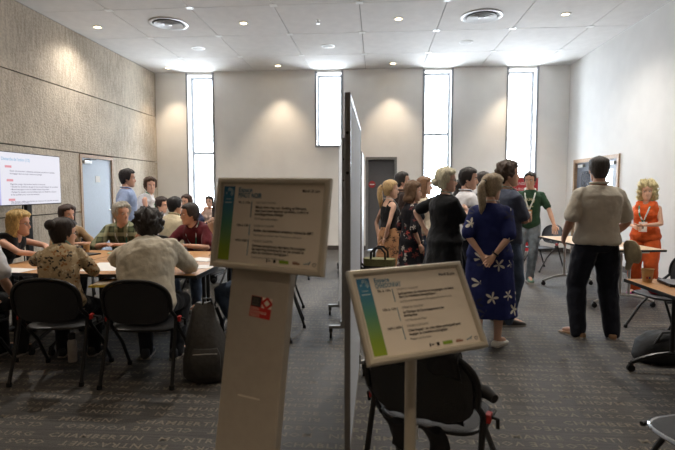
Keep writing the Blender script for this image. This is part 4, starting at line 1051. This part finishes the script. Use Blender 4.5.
    if glasses:
        g = MB(); gm = M['black']
        for q in (-1, 1):
            g.tube([(q * .032 + .021 * math.cos(a), .101 - .006 * abs(math.cos(a)), .124 + .016 * math.sin(a)) for a in np.linspace(0, 6.28, 14, endpoint=False)], .0017, 6, closed=True)
            g.tube([(q * .053, .096, .128), (q * .074, .05, .128), (q * .080, -.01, .122)], .0018, 6)
        g.tube([(-.011, .108, .127), (.011, .108, .127)], .0018, 6); on_head(g, 'glasses', gm)
    # ---- clothes
    if top:
        kind, tm = top[0], top[1]; opt = top[2] if len(top) > 2 else {}
        e = opt.get('loose', .016); mb = MB()
        lo = opt.get('lo', -.09); hi = {'tank': .43, 'tee': .522, 'shirt': .53, 'sleeveless': .50, 'vneck': .50}[kind]
        torso(mb, lo, hi, e, hip_infl=opt.get('flare', .006))
        ur = mr
        for q in (-1, 1):
            S_, E, W_, hd, pnv, cu = arms[q]
            if kind in ('tee', 'shirt'):
                fr_ = opt.get('sleeve', .62 if kind == 'tee' else 1.9)
                inn = S_ + (cS - S_) * .25
                if fr_ <= 1: limb(mb, [inn, S_ + A(0, 0, .002), S_ + (E - S_) * fr_], [(.046 + e * .8) * s * ur, (.048 + e * .8) * s * ur, (.045 + e * 1.2) * s * ur])
                else:
                    g = min(1, fr_ - 1); limb(mb, [inn, S_ + A(0, 0, .002), S_ + (E - S_) * .5, E, E + (W_ - E) * g], [(.046 + e * .8) * s * ur, (.048 + e * .7) * s * ur, (.044 + e * .8) * s * ur, (.039 + e * .8) * s * ur, (.036 + e * .6) * s * ur if g < .9 else (.029 + e * .7) * s * ur])
            elif kind in ('tank', 'sleeveless', 'vneck'):
                w_ = {'tank': .018, 'sleeveless': .05, 'vneck': .05}[kind]; cc, OO = sp(.43); c2, O2 = sp(.50)
                for k2 in ([.55] if kind == 'tank' else [.42, .66]):
                    px_ = q * sx_sh * k2
                    mb.tube([cc + OO @ A(px_, .085 * s, -.03 * s), cc + OO @ A(px_, .085 * s, .02 * s), c2 + O2 @ A(px_, .035 * s, .012 * s), c2 + O2 @ A(px_, -.035 * s, .012 * s), cc + OO @ A(px_, -.095 * s, .01 * s), cc + OO @ A(px_, -.09 * s, -.05 * s)], w_ * .75 * s, 8)
        if opt.get('dress'):
            hem = opt['dress'] * s; wd = opt.get('hemw', .235)
            cL = (LG[-1][2] + LG[1][2]) / 2; rs = []; O0 = orient(0)
            for t, z in [(0, None), (.2, None), (.45, None), (.7, None), (.88, None), (1, None)]:
                zz = (pel[2] + .02 * s) * (1 - t) + hem * t; c = pel * (1 - t) + A(cL[0], cL[1] , 0) * t; c = A(c[0], c[1], zz)
                rx = (.192 + (wd - .192) * t) * s * build; ry = (.140 + (wd * .80 - .140) * t) * s * build; ring = []
                for j in range(40):
                    a = 2 * math.pi * j / 40; k = 1 + .045 * t * math.sin(7 * a + 1.3) + .03 * t * math.sin(11 * a + x * 5)
                    ring.append(c + A(rx * k * math.cos(a), ry * k * math.sin(a), 0))
                rs.append(ring)
            mb.rings(rs[::-1])
        soft(opt.get('name', 'dress' if opt.get('dress') else {'tank': 'tank_top', 'tee': 't_shirt', 'shirt': 'shirt', 'sleeveless': 'sleeveless_top', 'vneck': 'v_neck_top'}[kind]), mb, tm, root, min(vox, .013), 3, opt.get('disp', .022))
        if collar:
            cc, OO = sp(.525); cm = collar if not isinstance(collar, bool) else tm
            pts = [cc + OO @ A((.068 if sex == 'm' else .058) * s * math.sin(a), .066 * s * math.cos(a) - .004, (.022 - .022 * max(0, math.cos(a)) ** 2) * s) for a in np.linspace(R(18), R(342), 22)]
            MB().tube(pts, .021 * s, 8, flat=.5).build('collar', cm, root, 'all')
    if bottom:
        kind, bmx = bottom[0], bottom[1]; opt = bottom[2] if len(bottom) > 2 else {}
        mb = MB()
        if kind in ('trousers', 'jeans', 'shorts'):
            torso(mb, -.10, opt.get('hi', .075), .012)
            for q in (-1, 1):
                H_, K, F, td = LG[q]; lw = opt.get('w', 1.0)
                end = F + A(0, 0, -.035 * s + opt.get('cuff', 0)) if kind != 'shorts' else K
                limb(mb, [H_, H_ + (K - H_) * .35, K, K + (end - K) * .35, end], [(.102 if pose != 'sit' else .088) * s * build ** .6, (.100 if pose != 'sit' else .086) * s * build ** .6 * lw ** .5, .076 * s * lw, .073 * s * lw, .060 * s * lw])
        else:
            hem = opt.get('hem', .5) * s; wd = opt.get('hemw', .22); cL = (LG[-1][2] + LG[1][2]) / 2; rs = []
            for t in (-.16, 0, .12, .3, .5, .75, 1):
                zz = pel[2] + .0 * s if t >= 0 else pel[2] + .13 * s
                zz = zz * (1 - max(t, 0)) + hem * max(t, 0); c = A(pel[0] * (1 - max(t, 0)) + cL[0] * max(t, 0), pel[1] * (1 - max(t, 0)) + cL[1] * max(t, 0), zz)
                rx = (.158 if t < 0 else .198 + (wd - .198) * t) * s * build; ry = (.118 if t < 0 else .142 + (wd * .8 - .142) * t) * s * build
                rs.append([c + A(rx * (1 + .04 * max(t, 0) * math.sin(9 * a)) * math.cos(a), ry * (1 + .04 * max(t, 0) * math.sin(9 * a)) * math.sin(a), 0) for a in np.linspace(0, 2 * math.pi, 40, endpoint=False)])
            mb.rings(rs[::-1])
        soft({'trousers': 'trousers', 'jeans': 'jeans', 'shorts': 'shorts', 'skirt': 'skirt'}[kind], mb, bmx, root, min(vox, .013), 3, opt.get('disp', .02))
    if shoes:
        smt = shoes if not isinstance(shoes, tuple) else mat('shoe_%d_%d_%d' % shoes, shoes, .5)
        for q in (-1, 1):
            H_, K, F, td = LG[q]; u = Rz(R(-td)) @ A(0, 1, 0); v = Rz(R(-td)) @ A(1, 0, 0); b = A(F[0], F[1], F[2] - .085 * s); up_ = A(0, 0, 1); rs = []
            prof = [(-.075, .022, .004, .055), (-.068, .034, 0, .088), (-.03, .038, 0, .098), (.03, .039, 0, .085), (.08, .044, 0, .068), (.13, .047, 0, .052), (.17, .042, 0, .042), (.195, .026, .004, .030)]
            if shoe_style == 'slip': prof = [(p_, w_, a_, b_ * .62) for p_, w_, a_, b_ in prof]
            for p_, w_, z0, z1 in prof:
                c = b + u * p_ * s; rs.append([c + v * (w_ * s * math.copysign(abs(math.cos(a)) ** .6, math.cos(a))) + up_ * (s * (z0 + (z1 - z0) * (.5 + .5 * math.copysign(abs(math.sin(a)) ** .6, math.sin(a)))) + .0005) for a in np.linspace(0, 2 * math.pi, 16, endpoint=False)])
            so = MB().rings(rs).build('shoe', smt, root, 'all')
            rs2 = [[c_ for c_ in r] for r in rs]
            MB().rings([[b + u * p_ * s + v * sg * (w_ + .003) * s + up_ * zz for sg, zz in ((-1, .0004), (1, .0004), (1, .016 * s), (-1, .016 * s))] for p_, w_, z0, z1 in prof]).build('sole', mat('sole_pale', (170, 164, 156), .7), so)
    if lanyard:
        lm = lanyard; pts = []
        infl = .022
        def fr(t, xx, y_add=0):
            c, O = sp(t); tab = TORSO[sex]
            rx = np.interp(t, [q[0] for q in tab], [q[1] for q in tab]) * build; ry = np.interp(t, [q[0] for q in tab], [q[2] for q in tab]) * build
            bl = belly * math.exp(-((t - .12) / .12) ** 2)
            yv = ry * math.sqrt(max(0, 1 - (xx / rx) ** 2)) + bl + infl + y_add + (.045 * math.exp(-((t - .335) / .07) ** 2) if sex == 'f' else 0)
            return c + O @ A(xx * s, yv * s, 0)
        cb, Ob = sp(.535)
        back = [cb + Ob @ A(.078 * s * math.sin(a), -.078 * s * math.cos(a), (.010 + .012 * math.cos(a)) * s) for a in np.linspace(-1.75, 1.75, 13)]
        lp = [fr(.20, 0, .012), fr(.26, -.022, .008), fr(.33, -.046, .004), fr(.40, -.064, .002), fr(.46, -.074, .006)] + back + [fr(.46, .074, .006), fr(.40, .064, .002), fr(.33, .046, .004), fr(.26, .022, .008), fr(.20, 0, .012)]
        MB().tube(lp, .011 * s, 6, flat=.35).build('lanyard', lm, root, 'all')
        if badge:
            c, O = sp(.135); p0 = fr(.14, 0, .02)
            bmx = Matrix([[*(O[i]), p0[i]] for i in range(3)] + [[0, 0, 0, 1]])
            bo = MB().box((0, 0, 0), (.10, .006, .135)).build('badge', badge if not isinstance(badge, bool) else M['paper'], root); bo.matrix_local = bmx
            o2 = MB().box((0, .004, -.005), (.075, .003, .10)).build('badge_card', M['paper'], bo)
            MB().box((0, .006, -.005), (.025, .002, .04)).build('badge_print', mat('badge_print_grey', (110, 104, 100), .7), bo)
    if watch:
        S_, E, W_, hd, pnv, cu = arms[watch]; u = nrm(W_ - E); c = W_ - u * .03 * s; a1 = nrm(np.cross(u, A(0, 0, 1))); a2 = np.cross(u, a1)
        MB().tube([c + (a1 * math.cos(a) + a2 * math.sin(a)) * .033 * s * mr for a in np.linspace(0, 6.28, 14, endpoint=False)], .008, 6, closed=True).build('wristband', M['black'], root, 'all')
    INFO.append((label, dict(head=hb + OH @ A(0, 0, .12), wr=arms[1][2], wl=arms[-1][2], el=arms[-1][1], er=arms[1][1], shl=arms[-1][0], shr=arms[1][0]), (x, y, rz)))
    return root
INFO = []
LAN = mat('lanyard_white', (214, 218, 214), .7, .02)
def lan_mat():
    m, nt, p, L = nodes_of('lanyard_green_white')
    tc = nt.nodes.new('ShaderNodeTexCoord'); w = nt.nodes.new('ShaderNodeTexNoise'); w.inputs['Scale'].default_value = 16; w.inputs['Detail'].default_value = 0
    L.new(tc.outputs['Object'], w.inputs['Vector']); rp = nt.nodes.new('ShaderNodeValToRGB'); rp.color_ramp.interpolation = 'CONSTANT'
    rp.color_ramp.elements[0].color = srgb(36, 128, 104); rp.color_ramp.elements[1].position = .5; rp.color_ramp.elements[1].color = srgb(216, 220, 216)
    L.new(w.outputs[0], rp.inputs[0]); L.new(rp.outputs[0], p.inputs['Base Color']); p.inputs['Roughness'].default_value = .7; return m
LANG = lan_mat()
# hair: (style, colour, thickness, curl[, extra length])
C = cloth
HANG = ((.06, .03, -.50), (.3, -1, 0), None, .45)
TABLE = ((-.02, .36, None), (1, -.2, .1), (0, 0, -1), .35, (-.3, 1, .05))
TABLE_IN = ((-.10, .32, None), (1, -.2, .1), (0, 0, -1), .35, (-.3, 1, .05))
TUCK = {q: ((q * .13, .13, .08), (q * .2, 1, .6), q * 8) for q in (-1, 1)}
navy = C('navy_trouser', (30, 32, 42)); blackt = C('black_trouser', (26, 26, 28)); jeans = C('blue_denim', (74, 88, 108), .12); jeans_l = C('faded_denim', (116, 124, 130), .14)
# ---------------- right group, standing
person('standing man seen from behind in ecru polo and dark navy trousers, cap at hip', 2.16, 4.99, -4, 1.80, 'm', legs={-1: ((-.155, .0, .085), (-.3, 1, 0), -28), 1: ((.165, -.04, .085), (.3, 1, 0), 22)}, build=1.10, belly=.02,
       armL=((.06, .17, -.42), (.55, -1, -.2), None, .5), armR=((.05, .18, -.42), (.55, -1, -.2), None, .5), head=(10, 0, 0), hair=('bald', (62, 56, 52), .009, 0), skin_c=(182, 130, 104),
       top=('tee', C('ecru_knit_polo', (196, 188, 172), .03), {'sleeve': .80, 'loose': .022, 'lo': -.04, 'flare': .012}), bottom=('trousers', navy, {'w': 1.22}), shoes=mat('tan_leather', (150, 116, 84), .6), shoe_style='slip', collar=True, vox=.012)
person('woman seen from behind in royal blue dress with white flowers, hands clasped behind', 1.06, 4.68, 16, 1.60, 'f', build=1.16, legs={-1: ((-.09, .02, .08), (-.1, 1, 0), -8), 1: ((.09, -.05, .08), (.1, 1, 0), 24)},
       armL=((-.10, -.17, -.44), (1, -.35, 0), (0, -1, 0), .7), armR=((-.11, -.20, -.44), (1, -.35, 0), (0, -1, 0), .7), head=(36, 6, 0), hair=('tied', (160, 140, 112), .018, .006), tail=.16, skin_c=(206, 158, 130), watch=1,
       top=('tee', floral('royal_blue_lily_print', (28, 36, 88), [(28, 36, 88), (214, 208, 196), (40, 42, 70), (28, 36, 88), (60, 62, 84), (206, 200, 186), (28, 36, 88)], 8, .46, 5), {'dress': .31, 'hemw': .245, 'sleeve': .93, 'loose': .026, 'disp': .016}), shoes=mat('white_leather_shoe', (226, 222, 212), .5), shoe_style='slip', lanyard=LAN, vox=.012, glasses=True)
person('man in grey-blue t-shirt with folded arms and tousled brown hair', 1.39, 5.42, 72, 1.755, 'm', armL=((-.24, .20, -.25), (1, .1, -.7), (0, -1, .2), .9, (-1, .15, .25)), armR=((-.22, .15, -.20), (1, .1, -.7), (0, -1, .2), .9, (-1, .1, .2)), head=(22, 2, 0),
       hair=('curly', (76, 60, 48), .024, .014), skin_c=(200, 150, 122), build=1.08, top=('tee', C('slate_blue_jersey', (74, 80, 96)), {'sleeve': .78, 'loose': .020}), bottom=('jeans', jeans), shoes=(60, 56, 54), lanyard=LANG, badge=True, watch=1)
green_man = person('bearded man in dark green t-shirt with one hand on the pale table', 2.42, 8.06, 196, 1.745, 'm', legs={-1: ((-.04, .10, .085), (-.3, 1, 0), -10), 1: ((.12, .18, .085), (.2, 1, 0), 10)}, side=-3, armL=((.20, .20, .895), (1, -.6, 0), (0, 1, 0), .2, (.1, .35, -1)), armR=HANG, head=(14, 12, 0), hair=('short', (44, 36, 32), .010, .003), beard=(52, 40, 34),
       skin_c=(190, 140, 112), top=('tee', C('bottle_green_jersey', (40, 68, 48)), {'sleeve': .72}), bottom=('jeans', jeans_l), shoes=mat('trainer_teal', (90, 120, 100), .6), lanyard=LAN, badge=mat('badge_holder_tan', (190, 140, 90), .6))
person('curly blonde woman in orange sleeveless outfit smiling toward the man in polo', 3.71, 7.08, 222, 1.545, 'f', build=1.12, armL=((-.12, .26, -.27), (1, -.4, -.5), (0, 0, 1), .6), armR=((-.06, .24, -.30), (1, -.4, -.5), (-1, 0, 0), .6), head=(-14, 2, 0),
       hair=('bob', (222, 204, 156), .036, .034), skin_c=(212, 160, 132), top=('vneck', C('burnt_orange_linen', (214, 92, 40)), {'loose': .018, 'flare': .004}), bottom=('trousers', C('burnt_orange_linen', (214, 92, 40)), {'w': 1.35}), shoes=(196, 66, 150), lanyard=LANG, badge=True)
person('grey-blonde woman in black with glasses and hand on hip', .735, 5.40, 58, 1.69, 'f', build=1.10, armL=((.10, -.06, -.34), (1, -.55, .0), (0, 1, 0), .5), armR=((-.10, .28, -.12), (.6, -.2, -1), (-1, 0, 0), .6), head=(36, 2, 0), hair=('tied', (224, 210, 180), .024, .010), bun=.10, glasses=True,
       skin_c=(212, 164, 138), top=('tee', C('black_jersey', (22, 22, 24)), {'sleeve': .75, 'loose': .028, 'dress': .55, 'hemw': .24, 'name': 'tunic'}), bottom=('trousers', blackt, {'w': 1.2}), lanyard=LANG, shoes=(24, 24, 24))
person('dark-haired man in white shirt and tie, turned in profile', 1.07, 6.02, 78, 1.72, 'm', armL=((-.02, .24, -.30), (.8, -.5, -.4), None, .5), armR=((-.06, .28, -.26), (.8, -.5, -.4), None, .5), head=(26, 6, 0), hair=('short', (34, 26, 24), .015, .003), skin_c=(204, 154, 126),
       top=('shirt', C('white_cotton_shirt', (222, 220, 222)), {'loose': .020}), bottom=('trousers', navy), collar=True, lanyard=mat('grey_blue_tie', (110, 124, 150), .7))
person('man with short dark hair behind the white shirt and ponytail', 1.46, 6.95, 110, 1.705, 'm', hair=('short', (56, 48, 46), .011, 0), skin_c=(206, 158, 132), top=('tee', C('dim_grey_tee', (70, 70, 78))), bottom=('jeans', jeans), head=(0, 0, 0))
person('dark-haired person barely visible between black tunic and white shirt', 1.21, 7.25, 80, 1.60, 'f', hair=('bob', (30, 24, 24), .016, 0), top=('tee', C('olive_stripe_tee', (92, 98, 82))), bottom=('trousers', blackt), lanyard=LANG, head=(0, 4, 0))
person('young woman with blonde ponytail, black tank top and floral skirt', .165, 6.62, 60, 1.58, 'f', build=.95, armL=((-.02, -.10, -.50), (1, -.6, 0), (0, -1, 0), .6), armR=((-.06, -.12, -.49), (1, -.6, 0), (0, -1, 0), .6), head=(34, 4, 0), hair=('tied', (196, 164, 116), .016, .004), tail=.10, skin_c=(214, 166, 138),
       top=('tank', C('black_rib_tank', (26, 24, 26)), {'loose': .012, 'lo': .10}), bottom=('skirt', floral('tan_blossom_print', (176, 130, 92), [(40, 34, 34), (176, 130, 92), (140, 94, 66), (60, 50, 46)], 16, .5), {'hem': .35, 'hemw': .26}), shoes=(40, 34, 30), lanyard=LAN)
person('tall bearded man in brown shirt behind the blonde ponytail', .37, 7.30, 84, 1.715, 'm', head=(14, -2, 0), hair=('short', (42, 36, 34), .014, .004), beard=(54, 42, 36), skin_c=(200, 152, 126), top=('shirt', C('dark_brown_shirt', (54, 42, 38))), bottom=('trousers', blackt), collar=True)
person('brown-haired woman in dark dress printed with red and white flowers', .43, 6.13, 64, 1.55, 'f', build=1.02, armL=HANG, armR=HANG, head=(30, 4, 0), hair=('bob', (108, 80, 56), .022, .010), skin_c=(208, 158, 130),
       top=('tee', floral('black_posy_print', (26, 24, 30), [(26, 24, 30), (176, 70, 58), (196, 186, 176), (26, 24, 30), (120, 60, 56), (26, 24, 30)], 15, .5, 5), {'dress': .38, 'hemw': .25, 'sleeve': 1.0, 'loose': .022}), shoes=(40, 30, 30), watch=-1)
person('woman in cream top with light brown hair beside the floral dress', .64, 6.88, 84, 1.635, 'f', armL=HANG, head=(14, 2, 0), hair=('long', (126, 92, 66), .016, .004, .14), skin_c=(212, 164, 138), top=('tee', C('cream_top', (206, 194, 172))), bottom=('trousers', jeans), shoes=(60, 50, 44))
# ---------------- left group
person('woman with dark bun in beige patterned blouse seated with back turned', -2.56, 3.73, -12, 1.55, 'f', 'sit', lean=12, side=-9, slouch=38, armL=TABLE, armR=((.03, .22, -.12), (.8, -.3, -1), (-1, 0, 0), .8), head=(44, 6, 0), hair=('tied', (46, 34, 30), .020, .004), bun=.19, glasses=True, skin_c=(196, 142, 112), build=1.06,
       top=('tee', floral('beige_swirl_print', (176, 154, 120), [(60, 54, 50), (190, 168, 134), (150, 106, 66), (204, 188, 158), (96, 84, 70)], 24, .62, 3), {'sleeve': .85, 'loose': .022, 'lo': -.08}), bottom=('trousers', blackt), lanyard=mat('teal_lanyard', (70, 170, 160), .7), vox=.012, chair_at=(-2.49, 3.67, -6), seat=.465, chair_label='black folding chair of the woman in beige patterned blouse')
person('man with curly dark hair in cream shirt seated with back turned', -1.84, 3.73, -6, 1.76, 'm', 'sit', lean=27, side=-9, slouch=20, armL=((-.02, .20, .07), (1, .05, -.8), (-.3, -.6, 0), .8), armR=((-.08, .30, .87), (.8, -.4, -.35), (0, 0, -1), .4, (-.3, 1, .05)), head=(-18, 12, -4), hair=('curly', (44, 36, 32), .030, .022), skin_c=(190, 138, 110), build=1.18,
       top=('shirt', C('cream_cotton_shirt', (206, 198, 180), .03), {'sleeve': 1.55, 'loose': .032, 'lo': -.10, 'disp': .034}), bottom=('trousers', C('dark_slate_trouser', (44, 46, 52))), collar=True, lanyard=LANG, shoes=(56, 58, 64), vox=.012, chair_at=(-1.78, 3.67, -4), chair_label='black folding chair of the curly-haired man in cream shirt')
person('person in white t-shirt seated next to the beige patterned blouse', -3.33, 3.70, 4, 1.72, 'm', 'sit', lean=14, slouch=8, armL=((.07, .13, -.44), (.8, -1, 0), (0, 0, -1), .5), armR=((.07, .13, -.44), (.8, -1, 0), (0, 0, -1), .5), legs={q: ((q * .09 + .06, .34, .083), (q * .2, 1, .6), q * 4) for q in (-1, 1)}, hair=('short', (60, 46, 36), .014, .003), top=('tee', C('white_tee', (214, 214, 218)), {'loose': .026, 'sleeve': .8}), bottom=('trousers', blackt), chair_label='black folding chair of the person in white t-shirt')
person('blonde woman with glasses in black sleeveless top leaning on the table', -3.95, 4.72, 80, 1.64, 'f', 'sit', legs={q: ((q * .12, .27, .083), (q * .2, 1, .6), q * 4) for q in (-1, 1)}, seat=.462, lean=36, slouch=10, armL=((-.06, .34, None), (1, -.2, .1), (0, 0, -1), .4), armR=((-.08, .34, None), (1, -.2, .1), (0, 0, -1), .4), head=(2, 2, 0), hair=('bob', (206, 172, 108), .026, .010), glasses=True, skin_c=(206, 148, 120), build=1.05,
       top=('sleeveless', C('black_sleeveless', (28, 27, 28))), bottom=('trousers', blackt), chair_label='black folding chair of the blonde woman with glasses')
person('woman with long dark hair in tan top resting chin on hand', -3.98, 6.02, 150, 1.66, 'f', 'sit', lean=24, slouch=10, armL=((-.04, .28, None), (1, -.2, -.5), (0, 0, -1), .4), armR=((-.12, .24, .02), (.3, .5, -1), (-.2, -.7, 0), .9), head=(-38, 4, 0), hair=('long', (62, 42, 34), .018, .003, .20), skin_c=(206, 150, 120), build=.98,
       top=('tee', C('tan_cotton_top', (160, 132, 100)), {'sleeve': 1.0}), bottom=('trousers', blackt), chair_label='black folding chair of the woman resting chin on hand')
person('grey-haired man in green plaid shirt with forearms on the table', -3.21, 6.10, 172, 1.74, 'm', 'sit', lean=26, slouch=14, armL=((-.10, .33, None), (1, -.2, -.7), (0, 0, -1), .4), armR=((-.06, .30, None), (1, -.2, -.7), (0, 0, -1), .4), head=(-52, 4, 0), hair=('curly', (168, 162, 150), .020, .012), skin_c=(196, 142, 116), build=1.08,
       top=('tee', plaid('green_plaid', ((96, 104, 72), (58, 66, 50), (160, 160, 128))), {'sleeve': .96, 'loose': .024}), bottom=('trousers', navy), collar=True, lanyard=LANG, chair_label='black folding chair of the man in plaid shirt')
person('man in maroon polo with green and white lanyard seated at the tables', -2.23, 6.08, 192, 1.74, 'm', 'sit', lean=22, slouch=20, armL=((-.10, .32, None), (1, -.2, -.7), (0, 0, -1), .4), armR=((-.06, .34, None), (1, -.2, -.7), (0, 0, -1), .7), head=(46, 6, 0), hair=('short', (52, 44, 40), .014, .003), beard=(70, 54, 46), skin_c=(198, 146, 118),
       top=('tee', C('maroon_pique', (92, 30, 38)), {'sleeve': .75, 'loose': .022}), bottom=('jeans', jeans), collar=True, lanyard=LANG, badge=False, shoes=mat('white_trainer', (206, 206, 206), .6), chair_label='black folding chair of the man in maroon polo')
person('person in grey-blue shirt leaning an elbow on the table behind left sign', -1.14, 4.84, 276, 1.74, 'm', 'sit', lean=22, slouch=8, armL=((.06, .30, .04), (.2, .8, -1), (-1, 0, 0), .8), armR=((-.04, .36, None), (1, -.2, .1), (0, 0, -1), .4, (-.3, 1, .05)), legs={q: ((q * .12, .20, .083), (q * .2, 1, .6), q * 4) for q in (-1, 1)}, seat=.485, head=(0, 4, 0), hair=('short', (50, 40, 36), .016, .004), top=('shirt', C('grey_blue_chambray', (150, 156, 168)), {'sleeve': 1.35, 'loose': .024}), bottom=('jeans', jeans), shoes=(196, 196, 196), chair_label='black folding chair at the table end behind the left sign')
person('standing man in light blue shirt with dark hair, hand on hip', -3.71, 7.02, 62, 1.76, 'm', armL=HANG, armR=((.08, -.06, -.45), (1, -.8, 0), (0, 1, 0), .5), head=(4, 4, 0), hair=('short', (34, 28, 28), .018, .005), beard=(60, 46, 40), skin_c=(200, 150, 124), top=('shirt', C('light_blue_oxford', (150, 166, 200)), {'loose': .024, 'sleeve': 1.7}), bottom=('trousers', C('navy_chino', (52, 62, 96))), collar=True)
person('smiling woman in white sleeveless top bending over the far table', -3.80, 7.58, 74, 1.68, 'f', lean=24, armL=((.0, .20, -.44), (.6, -1, 0), (0, 0, -1), .4), armR=((.0, .20, -.44), (.6, -1, 0), (0, 0, -1), .4), head=(66, 2, 0), hair=('curly', (84, 62, 48), .020, .012), skin_c=(208, 154, 128), top=('sleeveless', C('white_sleeveless', (222, 222, 226)), {'loose': .02}), bottom=('trousers', C('white_trouser', (200, 200, 204))), lanyard=LANG)
person('black-haired man in cream shirt seated with back turned at far table', -3.06, 7.05, 6, 1.74, 'm', 'sit', lean=12, slouch=8, armL=TABLE, armR=TABLE, head=(30, 4, 0), hair=('short', (26, 22, 22), .018, .004), skin_c=(200, 150, 122), top=('shirt', C('cream_linen_shirt', (204, 190, 160)), {'loose': .028}), bottom=('trousers', navy), collar=True, lanyard=LANG, chair_label='black folding chair of the black-haired man in cream shirt')
person('young dark-haired person seated at the end of far table in profile', -3.85, 8.14, 92, 1.72, 'm', 'sit', lean=16, slouch=8, armL=TABLE_IN, armR=TABLE_IN, head=(6, 8, 0), hair=('short', (52, 38, 34), .022, .004), skin_c=(212, 164, 138), top=('tee', C('white_plain_tee', (210, 210, 212))), bottom=('trousers', navy), chair_label='black folding chair at the end of the far left table')
person('man in navy suit seated across the far table', -3.60, 9.15, 176, 1.76, 'm', 'sit', lean=10, slouch=6, armL=TABLE, armR=TABLE, head=(20, 4, 0), hair=('short', (70, 50, 42), .018, .004), skin_c=(208, 156, 130), top=('shirt', C('navy_suit_wool', (36, 42, 66)), {'loose': .026, 'name': 'jacket'}), bottom=('trousers', navy), collar=M['paper'], chair_label='black folding chair of the man in navy suit')
person('dark-haired woman seated before the tall window facing the room', -3.55, 10.2, 182, 1.66, 'f', 'sit', lean=2, armL=TABLE, armR=((-.1, .2, .06), (.5, .4, -1), (0, -1, 0), .8), head=(-10, 4, 0), hair=('tied', (50, 38, 34), .014, .003), skin_c=(212, 164, 140), top=('tee', C('blush_top', (196, 174, 162))), bottom=('trousers', blackt), chair_label='black folding chair of the woman before the tall window')
person('person with long dark hair partly hidden by the left sign', -2.36, 7.08, 352, 1.64, 'f', 'sit', lean=20, slouch=8, armL=TABLE_IN, armR=TABLE_IN, head=(0, 4, 0), hair=('bob', (46, 36, 34), .024, .008), top=('tee', C('dark_brown_top', (74, 62, 56))), bottom=('trousers', blackt), chair_label='black folding chair at the far table behind the maroon polo')

PRINT = mat('cream_shirt_print', (206, 196, 160), .8)
for k, (ch, a_) in enumerate(zip('NAWJ', (-30, -10, 10, 30))):
    obj_of('shirt_print', text_mesh(ch, .062, 'CENTER', bold=.02), PRINT, green_man, (.115 * math.sin(R(-a_)) * 1.25, .172 - .018 * abs(a_) / 30, 1.235 + .05 * math.cos(R(a_ * 1.6))), (R(84), R(a_ * .7), R(180)))
obj_of('shirt_print', text_mesh('Tropicale', .034, 'CENTER', bold=.01), PRINT, green_man, (0, .176, 1.19), (R(84), 0, R(180)))
# ---- finish the soft bodies: evaluate the remesh stacks once, then attach heads and hands
dg = bpy.context.evaluated_depsgraph_get()
for o, ex in FIN:
    me = bpy.data.meshes.new_from_object(o.evaluated_get(dg))
    if ex is not None:
        b = bmesh.new(); b.from_mesh(me); b.from_mesh(ex); b.to_mesh(me); b.free()
    o.modifiers.clear(); old = o.data; mats_ = [m for m in old.materials]; me.name = o.name; o.data = me
    me.materials.clear()
    for m_ in mats_: me.materials.append(m_)
    me.polygons.foreach_set('use_smooth', [True] * len(me.polygons)); me.update()
# ---- things people hold or carry
t = tag(empty('sun_cap', (2.43, 4.84, .90)), 'khaki cloth cap tucked at the hip of the man in polo', 'cap')
blob('crown', [(-.13, 0, 0, .035, .055), (-.10, 0, 0, .05, .085), (-.03, .0, 0, .06, .10), (.04, -.01, 0, .05, .085), (.08, -.02, 0, .03, .05)], mat('khaki_twill', (176, 162, 130), .85, .06, 40, .2), t, seed=4, amp=.006)
MB().rings([[(-.02 + .012 * math.cos(a) + u * -.02, .0 + .075 * math.sin(a) * (1 - u * .3), -.10 - .085 * u + .02 * math.cos(a)) for a in np.linspace(0, 2 * math.pi, 14, endpoint=False)] for u in (0, .4, .8, 1)]).build('peak', mat('khaki_twill', (150, 138, 112)), t, True)
t = sheet(-2.28, 4.02, R(10), .26, .34, 'yellow folder with loose pages held over a lap between near chairs', mat('yellow_card', (222, 190, 60), .6), z=.655, th=.012, name='document_folder', cat='folder', group='folders')
p_ = MB().box((-.01, -.01, .672), (.2, .28, .006)).build('page_stack', mat('cream_page', (206, 192, 168), .7), t)
